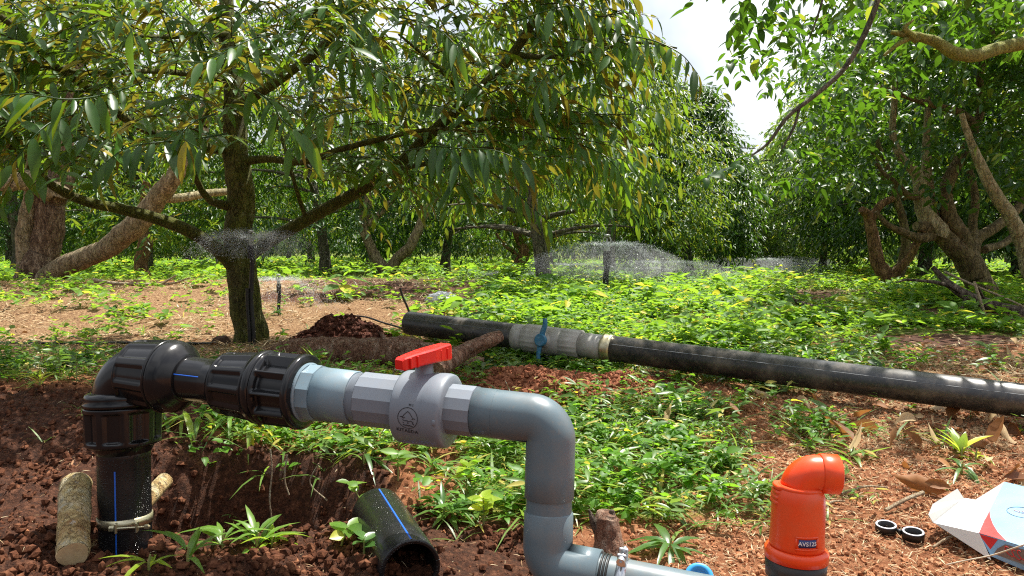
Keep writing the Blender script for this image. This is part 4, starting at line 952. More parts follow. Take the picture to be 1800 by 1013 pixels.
# stem tower
lathe(g, vc + [0, 0, .07], vc + [0, 0, .2], [(0, .023), (.040, .021), (.041, .015)], 40)
vbody = g.build('valve_body', K_grey2, asm)
g = Geo(); top = vc + np.array([0, 0, .112])
sx_ = unit(np.array([-.55, -.55, 0]))
lathe(g, top - [0.0, 0, .012], top + [0, 0, .05], [(0, .013), (.03, .013)], 24)
box(g, top + np.array([-.014, -.008, .002]), .014, .022, .028, None, .002)
H0, H1 = P(701, 641, 1.66), P(786, 618, 1.79); hx = unit(H1 - H0); hy = unit(np.cross([0, 0, 1.0], hx)); hz = np.cross(hx, hy); hl = float(np.linalg.norm(H1 - H0))
# lever: tapered solid with deep skirt
def lever(g, c0, L, secs):
    ring = []
    for f, w_, zt, zb in secs:
        b_ = .18 * w_
        for (y_, z_) in ((-w_ + b_, zb), (w_ - b_, zb), (w_, zb + b_), (w_, zt - b_), (w_ - b_, zt), (-w_ + b_, zt), (-w_, zt - b_), (-w_, zb + b_)):
            ring.append(c0 + hx * L * f + hy * y_ + hz * z_)
    q = [[k * 8 + j, k * 8 + (j + 1) % 8, (k + 1) * 8 + (j + 1) % 8, (k + 1) * 8 + j] for k in range(len(secs) - 1) for j in range(8)]
    g.add(ring, [np.array(q)[:, ::-1], np.array([list(range(8))]), np.array([list(range((len(secs) - 1) * 8, len(secs) * 8))])[:, ::-1]])
lever(g, H0, hl, [(0, .012, .010, -.012), (.04, .015, .014, -.015), (.22, .017, .017, -.014), (.42, .021, .019, -.013), (.62, .022, .020, -.014), (.84, .019, .021, -.017), (.97, .018, .021, -.019), (1.0, .015, .018, -.016)])
for f_ in (.12, .26, .74, .88):
    for s_ in (-1, 1): box(g, H0 + hx * hl * f_ + hy * s_ * .0185 - hz * .000, .004, .006, .026, np.stack([hx, hy, hz], 1), .001)
hd = g.build('valve_handle', K_red, asm, smooth=False)
# raised ridges + weld line
g = Geo()
for a_ in (math.radians(-100), math.radians(80)):
    Vv = unit(np.array([0, 0, 1.0]) - AX * AX[2]); Uu = np.cross(Vv, AX)
for k in range(5):
    tt_ = vb0 + .020 + k * .012
lathe(g, A + dn, Bc + dn, [(vb1 - .0117, rv), (vb1 - .0117, rv * 1.004), (vb1 - .0112, rv * 1.004), (vb1 - .0112, rv)], 96, caps=False)
# little moulded lug
fd = unit(np.array([-.1, -1, -.12])); box(g, A + dn + AX * (vb1 + .006) + fd * (rv + .002), .008, .004, .014, np.stack([AX, fd, np.cross(AX, fd)], 1), .001)
g.build('moulded_rim', K_grey2, asm)

# writing wrapped round the valve body
def text_verts(txt, size, spacing=1.0):
    c = bpy.data.curves.new('letters', 'FONT'); c.body = txt; c.size = size; c.align_x = 'CENTER'; c.align_y = 'CENTER'; c.resolution_u = 3; c.extrude = 0; c.offset = size * .012; c.space_character = spacing
    o = bpy.data.objects.new('letters', c); COL.objects.link(o); bpy.context.view_layer.update()
    me = bpy.data.meshes.new_from_object(o.evaluated_get(bpy.context.evaluated_depsgraph_get()))
    v = np.array([q.co[:] for q in me.vertices]); f = [list(p.vertices) for p in me.polygons]
    bpy.data.objects.remove(o); bpy.data.curves.remove(c); bpy.data.meshes.remove(me); return v, f
def line2d(pts, wd):
    pts = np.asarray(pts, float); out = []; f = []
    for k in range(len(pts) - 1):
        d = pts[k + 1] - pts[k]; d = d / max(np.linalg.norm(d), 1e-9); n_ = np.array([-d[1], d[0]]) * wd / 2
        b = len(out); e = d * wd * .3
        out += [pts[k] - n_ - e, pts[k + 1] - n_ + e, pts[k + 1] + n_ + e, pts[k] + n_ - e]; f.append([b, b + 1, b + 2, b + 3])
    return np.array(out), f
def wrap(items, name, A_, ax, rad, tc_, ang, mat, parent, rot=0.0, lift=.0007):
    """2d figures (x along the pipe axis, y up the surface) wrapped on a cylinder"""
    up = np.array([0, 0, 1.0]) if abs(ax[2]) < .9 else np.array([0, -1.0, 0])
    V = unit(up - ax * np.dot(up, ax)); U = np.cross(V, ax)
    g = Geo()
    for v, f in items:
        v = np.asarray(v)[:, :2]; x = v[:, 0] * math.cos(rot) - v[:, 1] * math.sin(rot); y = v[:, 0] * math.sin(rot) + v[:, 1] * math.cos(rot)
        th = ang - math.copysign(1, ang) * y / rad
        p = A_ + ax * (tc_ + x)[:, None] + (V * np.cos(th)[:, None] + U * np.sin(th)[:, None]) * (rad + lift)
        by = {}
        for q in f: by.setdefault(len(q), []).append(q)
        g.add(p, [np.array(q) for q in by.values()])
    return g.build(name, mat, parent, smooth=False)
Vv = unit(np.array([0, 0, 1.0]) - AX * AX[2]); Uu = np.cross(Vv, AX)     # Uu points to the viewer or away
sgn = 1.0 if Uu[1] < 0 else -1.0
fig = []
n_ = 40; a_ = np.linspace(0, 2 * math.pi, n_ + 1); rl = .0245
fig.append(line2d(np.stack([np.cos(a_) * rl, np.sin(a_) * rl], -1), .0014))
fig.append(line2d([(-.013, .002), (-.008, .009), (-.001, .016), (.005, .012), (.012, .003)], .0014))
fig.append(line2d([(-.019, .001), (-.015, .002), (-.011, -.001), (-.007, .001)], .0016))
fig.append(line2d([(.011, -.001), (.014, .002), (.018, .001)], .0016))
fig.append(line2d([(-.012, -.005), (-.007, -.007), (-.002, -.0055), (.003, -.0075), (.009, -.005), (.015, -.008)], .0015))
fig.append(line2d([(-.011, -.011), (-.009, -.0115)], .0015)); fig.append(line2d([(.000, -.0105), (.002, -.012)], .0018)); fig.append(line2d([(.012, -.010), (.016, -.013)], .0018))
for k, x_ in enumerate((-.009, -.005, -.001, .003, .007, .011)): fig.append(line2d([(x_ - .0012, -.0165 - (k % 2) * .001), (x_ + .0012, -.0175)], .0022))
tv, tf_ = text_verts('KITAEDA', .0128, 1.05); tv = tv + np.array([-.001, -.0325, 0]); fig.append((tv, tf_))
sm, sf = text_verts('90 S', .007); sm = sm + np.array([.004, .031, 0]); fig.append((sm, sf))
ctr = A + dn; tl = T(721)
wrap(fig, 'printed_mark', ctr, AX, rv, T(744), math.radians(94) * sgn, K_ink, vbody, rot=math.radians(-4))
# grey pipe with elbow down
Cc = P(962, 994, 1.63); DV = unit(Cc - Bc)
g = Geo(); rg_ = .0555
lathe(g, A, Bc, [(v1 - .001, .050), (v1, .0568), (T(874), .0568)], 64)
pts = [A + AX * T(850), Bc - AX * .046]; bend = .046
for k in range(1, 14):
    a_ = k / 14 * math.pi / 2; cen = Bc - AX * bend + DV * bend
    pts.append(cen + AX * bend * math.sin(a_) - DV * bend * math.cos(a_))
pts += [Bc + DV * bend, Bc + DV * .12, Bc + DV * (.173), Bc + DV * .1745]
tube(g, pts, [.0562] * (len(pts) - 1) + [.054], 56)
g.build('elbow', K_grey, asm)
Lr = float(np.linalg.norm(Cc - Bc))
g = Geo(); lathe(g, Bc, Cc, [(.168, .0520), (.215, .0520)], 56); g.build('grey_pipe', K_grey, asm)
Dd = P(1300, 1063, 1.50); EX = unit(Dd - Cc)
g = Geo(); s0 = Cc - DV * (Lr - .2035); pts = [s0 - DV * .000, s0 + DV * .003, s0 + DV * .06, Cc - DV * .046]
for k in range(1, 14):
    a_ = k / 14 * math.pi / 2; cen = Cc - DV * bend + EX * bend
    pts.append(cen + DV * bend * math.sin(a_) - EX * bend * math.cos(a_))
pts += [Cc + EX * bend, Cc + EX * .118, Cc + EX * .1185]
tube(g, pts, [.0525, .0555] + [.0558] * (len(pts) - 3) + [.053], 56)
g.build('elbow', K_grey, asm)
g = Geo(); lathe(g, Cc, Dd, [(.11, .0465), (.62, .0465)], 56); g.build('grey_pipe', K_grey, asm)
g = Geo()
for k in range(3):
    tt_ = .1215 + k * .007
    lathe(g, Cc, Dd, [(tt_, .047), (tt_ + .0012, .0505), (tt_ + .0042, .0505), (tt_ + .0055, .047)], 60, lambda T_, th: 1 + .012 * np.sin(th * 36 + T_ * 900))
g.build('rubber_ring', K_rubber, asm)
g = Geo(); tk = .158
lathe(g, Cc, Dd, [(tk, .0469), (tk, .0490), (tk + .022, .0490), (tk + .022, .0469)], 60, caps=False)
st = g.build('steel_strap', K_steel, asm)
up_ = unit(np.array([0, -.25, 1.0]) - EX * np.dot([0, -.25, 1.0], EX)); out_ = np.cross(up_, EX)
cb = Cc + EX * (tk + .011) + up_ * .052; M_ = np.stack([EX, out_, up_], 1)
g = Geo(); box(g, cb + up_ * .006 + out_ * .010, .020, .006, .034, M_, .0015); box(g, cb + up_ * .006 - out_ * .012, .020, .006, .034, M_, .0015)
lathe(g, cb + up_ * .012 - out_ * .030, cb + up_ * .012 + out_ * .03, [(0, .0035), (.06, .0035)], 12)
lathe(g, cb + up_ * .012 + out_ * .014, cb + up_ * .012 + out_ * .03, [(0, .0085), (.008, .0085)], 6)
lathe(g, cb + up_ * .012 - out_ * .026, cb + up_ * .012 + out_ * .03, [(0, .0095), (.010, .0095)], 20)
g.build('strap_bolt', K_steel, st, smooth=False)

# --- long pipe lying behind
LA, LB = P(719, 568, 4.55), P(1860, 712, 2.86)
LX = unit(LB - LA); LL = float(np.linalg.norm(LB - LA)); tq = np.linspace(-.1, LL + .1, 900); lpx = proj(LA + LX * tq[:, None])[0]
def TL_(px): return float(np.interp(px, lpx, tq))
lp = thing('irrigation_pipe', (LA[0], LA[1], 0), 'long dusty black pipe with whitish valve section and blue handle lying across the field', 'pipe')
r1 = .072
g = Geo(); lathe(g, LA, LB, [(0, r1 * .90), (0, r1), (.01, r1), (TL_(906), r1)], 48, sub=1); lathe(g, LA, LB, [(.0, r1 * .9), (.03, r1 * .88)], 40, caps=False)
s1 = g.build('black_pipe', K_blkdust, lp)
strip_on('pale_stripe', LA, LB, .02, TL_(900), math.radians(-60), r1, .003, simple('dull_stripe', (.10, .12, .14), (.16, .18, .2), 20, .5, 0), s1)
g = Geo(); a0, a1, a2, a3 = TL_(903), TL_(925), TL_(1022), TL_(1064)
kn = lambda T_, th: 1 + .022 * (((th / (2 * np.pi) * 16) % 1) > .5)
lathe(g, LA, LB, [(a0, .060), (a0, .0715), (a1, .0725), (a1, .066)], 48)
lathe(g, LA, LB, [(a1, .07), (a1 + .002, .078), (TL_(960), .078), (TL_(961), .072)], 96, kn)
lathe(g, LA, LB, [(TL_(952), .074), (TL_(960), .0775), (TL_(990), .0765), (TL_(996), .072)], 60)
lathe(g, LA, LB, [(TL_(990), .07), (TL_(991), .077), (a2 - .002, .076), (a2, .066)], 96, kn)
lathe(g, LA, LB, [(a2, .06), (a2, .0665), (a3, .0655), (a3, .06)], 48)
g.build('valve_body', K_white, lp)
g = Geo(); b0_, b1_ = TL_(1061), TL_(1078)
lathe(g, LA, LB, [(b0_, .06), (b0_, .0700), (b0_ + .012, .0725), (b0_ + .022, .069), (b1_ - .012, .0725), (b1_, .070), (b1_, .06)], 60)
g.build('union_ring', K_brass, lp)
g = Geo(); lathe(g, LA, LB, [(b1_ - .001, .06), (b1_ - .001, .0675), (LL, .0675)], 56, sub=1)
s2 = g.build('black_pipe', K_blkdust, lp)
strip_on('pale_stripe', LA, LB, b1_ + .01, LL, math.radians(-62), .0675, .0025, bpy.data.materials['dull_stripe'], s2)
hc = LA + LX * TL_(967); fr_ = unit(np.array([-.25, -1, .12])); fr_ = unit(fr_ - LX * np.dot(fr_, LX)); tv_ = unit(np.array([.04, 0, 1.0]) - fr_ * np.dot([.04, 0, 1.0], fr_)); tu = np.cross(tv_, fr_)
g = Geo(); lathe(g, hc + fr_ * .05, hc + fr_ * .2, [(0, .040), (.030, .038), (.031, .028), (.044, .028), (.044, .02)], 40)
g.build('valve_stem', K_white, lp)
g = Geo(); hq = hc + fr_ * .106
lathe(g, hq - fr_ * .006, hq + fr_ * .1, [(0, .034), (.018, .034), (.020, .030)], 40)
M2 = np.stack([tu, fr_, tv_], 1)
def blade(g, pts, w0, w1, th_):
    p = smooth_path(np.array(pts), 5); n2 = len(p); ws = np.linspace(w0, w1, n2)
    dr = np.gradient(p, axis=0); dr = nrm(dr); sdv = nrm(np.cross(dr, fr_))
    ring = np.stack([p - sdv * ws[:, None] - fr_ * th_, p + sdv * ws[:, None] - fr_ * th_, p + sdv * ws[:, None] + fr_ * th_, p - sdv * ws[:, None] + fr_ * th_], 1)
    q = [[k * 4 + j, k * 4 + (j + 1) % 4, (k + 1) * 4 + (j + 1) % 4, (k + 1) * 4 + j] for k in range(n2 - 1) for j in range(4)]
    g.add(ring.reshape(-1, 3), [np.array(q), np.array([[3, 2, 1, 0]]), np.array([[4 * n2 - 4, 4 * n2 - 3, 4 * n2 - 2, 4 * n2 - 1]])])
blade(g, [hq + tv_ * .015, hq + tv_ * .05 + tu * .008, hq + tv_ * .085 + tu * .016, hq + tv_ * .118 + tu * .012], .014, .010, .007)
blade(g, [hq - tv_ * .015, hq - tv_ * .06 - tu * .006, hq - tv_ * .115 - tu * .004], .013, .009, .007)
g.build('valve_handle', K_bluehandle, lp)

# --- short cut pipe near the pit
C0, C1 = P(664, 902, 2.06), P(722, 1002, 1.70); CX = unit(C1 - C0); CL = float(np.linalg.norm(C1 - C0))
cp = thing('cut_pipe', (C1[0], C1[1], -.2), 'short open-ended black pipe with a blue line lying wet beside the pit', 'pipe')
g = Geo(); rc = .072
lathe(g, C0, C1, [(0, rc * .84), (0, rc), (CL - .002, rc), (CL, rc * .985), (CL, rc * .86), (CL - .01, rc * .85), (0.001, rc * .85)], 72, caps=False)
cpp = g.build('pipe_wall', K_blkwet, cp)
strip_on('blue_line', C0, C1, .01, CL - .004, math.radians(2), rc, .0045, K_blue, cpp)

# --- orange air valve
ox = P(1402, 960, 1.50); O0 = np.array([ox[0], ox[1], float(terr(ox[0], ox[1])) - .02]); lean_ = unit(np.array([.03, .02, 1.0]))
av = thing('air_valve', tuple(O0), 'bright orange air valve with elbow outlet on a black base in the red soil', 'valve')
def oz(py): return float(P(1402, py, 1.50)[2])
zf = oz(962); base_ = np.array([ox[0] - .002, ox[1], 0])
def Pz(z): return base_ + lean_ * z
g = Geo()
o_ = Pz(0); 
lathe(g, Pz(0), Pz(1), [(zf - .022, .045), (zf - .022, .0625), (zf - .004, .0630), (zf, .060), (zf + .002, .055)], 72)
lathe(g, Pz(0), Pz(1), [(zf, .050), (zf + .006, .0545), (zf + .03, .0535), (zf + .085, .0525), (zf + .110, .0515), (zf + .122, .047), (zf + .130, .041), (zf + .131, .0385)], 72, sub=2)
# side ribs
for k in range(4): lathe(g, Pz(0), Pz(1), [(zf + .092 + k * .010, .050), (zf + .094 + k * .010, .0555 - .0012 * k), (zf + .098 + k * .010, .0555 - .0012 * k), (zf + .100 + k * .010, .050)], 60, lambda T_, th: np.where(np.abs(((th + 1.75 + math.pi) % (2 * math.pi)) - math.pi) < .38, 1.0, .9) if False else np.where(np.abs(((th - 1.75 + math.pi) % (2 * math.pi)) - math.pi) < .5, 1.0, .88))
ab = g.build('valve_body', K_orange, av)
g = Geo(); zt = zf + .128; cbend = .036; ux = unit(np.array([1.0, -.10, -.03])); tz = oz(831)
pts = [Pz(zt - .004), Pz(tz - cbend)]
cen = Pz(tz - cbend) + ux * cbend
for k in range(1, 12):
    a_ = k / 12 * math.pi / 2; pts.append(cen - ux * cbend * math.cos(a_) + lean_ * cbend * math.sin(a_))
endp = Pz(tz) + ux * .045; pts += [endp]
tube(g, pts, [.0375] * len(pts), 44)
lathe(g, endp - ux * .006, endp + ux * .1, [(0, .036), (.0, .0388), (.0015, .0402), (.036, .0402), (.0375, .0385), (.0375, .033), (.010, .032)], 60, caps=False)
lathe(g, endp - ux * .006, endp + ux * .1, [(.010, .034), (.012, .0)], 30, caps=False)
g.build('outlet_elbow', K_orange, av)
g = Geo()
lathe(g, Pz(0), Pz(1), [(zf - .062, .050), (zf - .060, .0590), (zf - .0225, .0610), (zf - .0215, .050)], 72)
lathe(g, Pz(0), Pz(1), [(O0[2] - .02, .042), (zf - .075, .042), (zf - .074, .046), (zf - .060, .046)], 60)
g.build('threaded_base', K_dkgrey, av)
fw = unit(np.array([0.03, -1, 0])); 
g = Geo(); N_ = 14
def patch(g, z0, z1, a0_, a1_, r_in, r_out):
    v = []; 
    for rr_ in (r_in, r_out):
        for z_ in (z0, z1):
            for k in range(N_):
                a_ = a0_ + (a1_ - a0_) * k / (N_ - 1); v.append(Pz(z_) + np.array([math.sin(a_), -math.cos(a_), 0]) * rr_)
    q = []
    I = lambda o, z_, k: (o * 2 + z_) * N_ + k
    for k in range(N_ - 1):
        q += [[I(1, 0, k), I(1, 0, k + 1), I(1, 1, k + 1), I(1, 1, k)], [I(0, 1, k), I(1, 1, k), I(1, 1, k + 1), I(0, 1, k + 1)], [I(1, 0, k), I(0, 0, k), I(0, 0, k + 1), I(1, 0, k + 1)]]
    for k, s_ in ((0, 1), (N_ - 1, -1)): q.append([I(0, 0, k), I(1, 0, k), I(1, 1, k), I(0, 1, k)][::s_])
    g.add(v, [np.array(q)])
zc = oz(939)
patch(g, zc + .0105, zc + .0135, -.42, .42, .050, .0560); patch(g, zc - .0135, zc - .0105, -.42, .42, .050, .0565)
patch(g, zc - .0105, zc + .0105, -.42, -.37, .050, .0563); patch(g, zc - .0105, zc + .0105, .37, .42, .050, .0563)
g.build('label_frame', K_orange, ab)
g = Geo(); patch(g, zc - .0078, zc + .0078, -.31, .33, .050, .0552)
tagp = g.build('name_plate', simple('dark_blue_plate', (.015, .03, .14), (.02, .04, .18), 10, .4, 0), av)
tv, tf_ = text_verts('AVS125', .0115, 1.0)
g = Geo(); th = (tv[:, 0] - .000) / .0552 + .01; p = np.array([Pz(zc + y_) + np.array([math.sin(a_), -math.cos(a_), 0]) * .0558 for a_, y_ in zip(th, tv[:, 1])])
by = {}
for q in tf_: by.setdefault(len(q), []).append(q)
g.add(p, [np.array(q) for q in by.values()]); g.build('lettering', simple('white_ink', (.75, .78, .8), (.8, .82, .84), 10, .5, 0), tagp, smooth=False)
# ------------------------------------------------------------------ sprinklers
K_hose = simple('black_hose', (.008, .008, .008), (.02, .02, .02), 20, .45, .2)
K_nozzle = simple('pale_nozzle', (.35, .38, .36), (.5, .52, .5), 30, .4, .1)
def watermat():
    t = NT('water_drops'); p = t.n('ShaderNodeBsdfPrincipled'); p.inputs['Base Color'].default_value = (.90, .95, 1, 1); p.inputs['Roughness'].default_value = .15
    tr = t.n('ShaderNodeBsdfTranslucent'); tr.inputs['Color'].default_value = (.95, .98, 1, 1); tp = t.n('ShaderNodeBsdfTransparent')
    m1 = t.n('ShaderNodeMixShader'); m1.inputs[0].default_value = .5; t.l(p.outputs[0], m1.inputs[1]); t.l(tr.outputs[0], m1.inputs[2])
    m2 = t.n('ShaderNodeMixShader'); m2.inputs[0].default_value = .8; t.l(tp.outputs[0], m2.inputs[1]); t.l(m1.outputs[0], m2.inputs[2])
    return t.done(m2)
K_water = watermat()
def sprinkler(top, bot, r, label, spr=None, lean=None, twin=False, wet=True):
    b = np.array(bot); tp = np.array(top); e = thing('sprinkler', tuple(b), label, 'sprinkler', 'sprinklers in the orchard')
    g = Geo(); n_ = 14; f = np.linspace(0, 1, n_)[:, None]; p = b * (1 - f) + tp * f; p[:, 0] += np.sin(f[:, 0] * 9) * r * .35
    tube(g, p, np.full(n_, r), 12)
    lathe(g, tp - [0, 0, r * 5], tp, [(0, r * 1.35), (r * 5, r * 1.35)], 14)
    g.build('riser', K_hose, e)
    g = Geo(); lathe(g, tp, tp + [0, 0, 1], [(0, r * 1.0), (r * 3.2, r * .95), (r * 3.4, r * .4), (r * 4.5, r * .3)], 12)
    for s_ in (-1, 1): tube(g, [tp + [s_ * r * 1.1, 0, r * 2.6], tp + [s_ * r * 1.35, 0, r * 4.0], tp + [s_ * r * .5, 0, r * 5.6], tp + [0, 0, r * 5.6]], r * .22, 6)
    lathe(g, tp + [0, 0, r * 5.0], tp + [0, 0, 9], [(0, r * .3), (r * .3, r * 1.1), (r * .8, r * 1.1), (r * 1.0, r * .3)], 12)
    g.build('nozzle', K_nozzle, e)
    if twin:
        g = Geo(); q = p.copy(); q[:, 0] -= r * 1.2; q[:, 1] -= r; tube(g, q[:9], r * .7, 8); g.build('tie', K_hose, e)
    return e
def watercloud(org, Rr, rise, fall, n, label, az=(0, 6.283), size=(.012, .0016), seed=0, nj=80):
    rr = np.random.RandomState(seed); g = Geo()
    jet = rr.randint(0, nj, n); ja = rr.uniform(az[0], az[1], nj); a = ja[jet] + rr.normal(0, .07, n); ji = rr.uniform(.6, 1.15, nj)[jet]
    u = rr.rand(n) ** .85; rad = u * Rr * ji; z = rise * 4 * u * (1 - u) * .55 + rise * .2 * u - fall * u ** 2.2 + rr.normal(0, .02, n) * (.3 + u)
    p = np.array(org) + np.stack([np.cos(a) * rad, np.sin(a) * rad, z], -1)
    dz = rise * 4 * (1 - 2 * u) * .55 - fall * 2.2 * u ** 1.2
    d = np.stack([np.cos(a) * Rr, np.sin(a) * Rr, dz], -1) + rr.normal(0, .08, (n, 3))
    L = size[0] * rr.uniform(.3, 1.3, n); W = size[1] * .72 * rr.uniform(.5, 1.4, n)
    d = nrm(d); v = np.array([0, -1.0, .2]); s = nrm(np.cross(d, v)); t2 = np.cross(s, d)
    # slim three-sided droplets with real volume
    tip0 = p - d * L[:, None] * .5; tip1 = p + d * L[:, None] * .5
    rg = [p + s * W[:, None] * .5, p - s * W[:, None] * .25 + t2 * W[:, None] * .43, p - s * W[:, None] * .25 - t2 * W[:, None] * .43]
    V = np.stack([tip0] + rg + [tip1], 1); F_ = np.array([(0, 2, 1), (0, 3, 2), (0, 1, 3), (4, 1, 2), (4, 2, 3), (4, 3, 1)])
    g.add(V.reshape(-1, 3), [(F_[None] + np.arange(n)[:, None, None] * 5).reshape(-1, 3)])
    o = g.build('water_spray', K_water); tag(o, label, 'water spray', 'water sprays in the orchard', 'stuff'); return o
def spr(px, pt, pb, d, wpx, label, **k):
    b = P(px, pb, d); tp = P(px + k.pop('dx', 0), pt, d); return tp, sprinkler(tp, b - np.array([0, 0, .05]), wpx * .5 * d / FPX, label, **k)
tp, _ = spr(444, 432, 612, 4.72, 9, 'black sprinkler riser standing in front of the mossy trunk', dx=-2, twin=True)
watercloud(tp + [0, 0, .03], .42, .10, .14, 9000, 'fine white spray fanning from the sprinkler on the mossy trunk', size=(.016, .0013), seed=1)
tp, _ = spr(492, 500, 578, 6.3, 6, 'low black sprinkler in the dry bank just right of the mossy trunk', dx=-2)
watercloud(tp + [0, 0, .03], .55, .07, .25, 6600, 'thin spray over the dry bank right of the mossy trunk', size=(.018, .0016), seed=2)
tp, _ = spr(1066, 442, 536, 7.8, 10, 'tall black sprinkler standing alone in the bright green weeds', dx=1)
watercloud(tp + [0, 0, .05], 1.0, .13, .50, 15000, 'wide arching spray around the tall black sprinkler', size=(.018, .0017), seed=3)
tp, _ = spr(1076, 484, 522, 10.5, 5, 'small grey sprinkler just behind the tall black one')
watercloud(tp + [0, 0, .05], .7, .05, .22, 900, 'low thin spray just behind the tall black sprinkler', size=(.02, .002), seed=4)
tp, _ = spr(1134, 478, 502, 12.5, 4.5, 'thin dark sprinkler left of a pair in the mist')
watercloud(tp + [0, 0, .05], 1.1, .07, .32, 9000, 'misty spray around the left sprinkler of the pair', size=(.024, .0028), seed=5)
tp, _ = spr(1165, 468, 508, 12.0, 4.5, 'dark sprinkler right of a pair in the mist')
watercloud(tp + [0, 0, .05], 1.5, .10, .36, 15600, 'misty spray around the right sprinkler of the pair', size=(.024, .0028), seed=6)
tp, _ = spr(1266, 466, 490, 15.0, 6, 'short thick dark sprinkler before the cone-shaped tree')
watercloud(tp + [0, 0, .05], 1.3, .10, .30, 9000, 'pale mist beside the cone-shaped tree', size=(.03, .0036), seed=7)
tp, _ = spr(1326, 462, 484, 15.5, 4, 'dark sprinkler stake right of the cone-shaped tree')
watercloud(tp + [0, 0, .05], 1.6, .10, .30, 12000, 'white mist low over the bright far grass', size=(.03, .0036), seed=8)
tp, _ = spr(1360, 457, 472, 19.0, 3, 'far small sprinkler left of the pale post')
watercloud(tp + [0, 0, .05], 1.5, .09, .25, 10200, 'bright white fan of water left of the pale post', size=(.034, .0042), seed=9)
tp, _ = spr(900, 486, 500, 9.5, 3, 'barely visible sprinkler left of the slim straight trunk')
watercloud(tp + [0, 0, .03], 1.0, .06, .20, 7800, 'faint spray left of the slim straight trunk', size=(.02, .0022), seed=10)
tp, _ = spr(1003, 470, 505, 11.5, 3, 'thin sprinkler right of the slim straight trunk')
watercloud(tp + [0, 0, .03], 1.3, .08, .32, 9000, 'faint spray right of the slim straight trunk', size=(.022, .0025), seed=11)
e = thing('stake', tuple(P(722, 556, 6.0)), 'thin black stake leaning left near the end of the long pipe', 'stake')
g = Geo(); tube(g, smooth_path(PP([(723, 560, 6.0), (716, 540, 6.0), (708, 522, 6.0), (703, 506, 6.0)]), 4), .0095, 8); g.build('stake_rod', K_hose, e)
e = thing('post', tuple(P(1387, 470, 26)), 'slim pale post at the far end of the grass lane', 'post')
g = Geo(); tube(g, [P(1387, 476, 25), P(1387, 440, 25), P(1386, 405, 25)], [.065, .06, .055], 10); g.build('post_shaft', B_pale, e)

tm = NT('mist_air'); vv_ = tm.n('ShaderNodeVolumePrincipled'); vv_.inputs['Color'].default_value = (.97, .98, 1, 1); vv_.inputs['Anisotropy'].default_value = .3; vv_.inputs['Density'].default_value = .22; tm.l(vv_.outputs[0], tm.out.inputs['Volume'])
tm2 = NT('thick_mist_air'); vw_ = tm2.n('ShaderNodeVolumePrincipled'); vw_.inputs['Color'].default_value = (.97, .98, 1, 1); vw_.inputs['Anisotropy'].default_value = .3; vw_.inputs['Density'].default_value = .5; tm2.l(vw_.outputs[0], tm2.out.inputs['Volume'])
def mist(px, py, d, rx, ry, rz, m_, label):
    c = P(px, py, d); g = Geo(); th, ph = np.meshgrid(np.arange(24) / 24 * 2 * np.pi, np.linspace(.01, np.pi - .01, 13), indexing='xy')
    k = 1 + .3 * (fbm(np.cos(th) * 1.5 + px, np.sin(th) * 1.5, np.cos(ph) * 1.5, 3, 7) - .5)
    v = np.stack([np.sin(ph) * np.cos(th) * rx * k, np.sin(ph) * np.sin(th) * ry * k, np.cos(ph) * rz * k], -1) + c
    i, j = np.meshgrid(np.arange(12), np.arange(24), indexing='ij'); j2 = (j + 1) % 24
    g.add(v.reshape(-1, 3), [np.stack([i * 24 + j, (i + 1) * 24 + j, (i + 1) * 24 + j2, i * 24 + j2], -1).reshape(-1, 4)])
    tag(g.build('water_mist', m_.m), label, 'water mist', 'water sprays in the orchard', 'stuff')
mist(446, 428, 4.62, .36, .25, .10, tm2, 'soft white mist round the sprinkler head on the mossy trunk')
mist(1066, 462, 8.0, .85, .7, .20, tm, 'soft mist round the head of the tall black sprinkler')
mist(1150, 484, 12.3, 1.35, 1.0, .26, tm, 'soft mist round the pair of sprinklers behind the tall one')
mist(1300, 474, 15.6, 1.7, 1.2, .22, tm, 'soft white mist low beside the cone-shaped tree')
mist(1375, 462, 19.0, 1.3, 1.0, .18, tm2, 'bright white mist in front of the pale post')

# ------------------------------------------------------------------ hoses, bag, stones
def hose(pts, r, label, cat='hose', name='drip_hose', mat=None):
    p = smooth_path(np.array(pts), 8); g = Geo(); tube(g, p, r, 10); o = g.build(name, mat or K_hose); tag(o, label, cat); return o
hose([G(a, 607 + .9 * math.sin(a * .02), .012) for a in (-60, 0, 60, 130, 200, 270, 340, 400)], .008, 'black drip hose lying across the grass left of the mossy trunk')
hose([P(572, 560, 5.4), P(600, 556, 5.3), P(640, 557, 5.2), P(672, 567, 5.05), P(700, 575, 4.9), P(720, 582, 4.8)], .006, 'thin black hose arching out of the dirt heap beside the long pipe')
def blob(name, c, rx, ry, rz, mat, label, cat, amp=.35, fr=2.2, seed=0, n=26, fold=0):
    g = Geo(); th, ph = np.meshgrid(np.arange(n) / n * 2 * np.pi, np.linspace(0.001, np.pi - .001, n // 2 + 1), indexing='xy')
    d = np.stack([np.sin(ph) * np.cos(th), np.sin(ph) * np.sin(th), np.cos(ph)], -1)
    k = 1 + amp * 2 * (fbm(d[..., 0] * fr + seed, d[..., 1] * fr, d[..., 2] * fr, 4, seed) - .5)
    if fold: k = k + fold * np.abs(fbm(d[..., 0] * 5 + seed, d[..., 1] * 5, d[..., 2] * 5, 3, seed + 2) - .5)
    v = d * k[..., None] * [rx, ry, rz] + np.array(c); m_ = v.shape[0]
    i, j = np.meshgrid(np.arange(m_ - 1), np.arange(n), indexing='ij'); j2 = (j + 1) % n
    g.add(v.reshape(-1, 3), [np.stack([i * n + j, (i + 1) * n + j, (i + 1) * n + j2, i * n + j2], -1).reshape(-1, 4)])
    o = g.build(name, mat); return tag(o, label, cat) if label else o
K_stone = simple('brown_stone', (.05, .025, .016), (.13, .075, .05), 12, .9, .8, 60, .004)
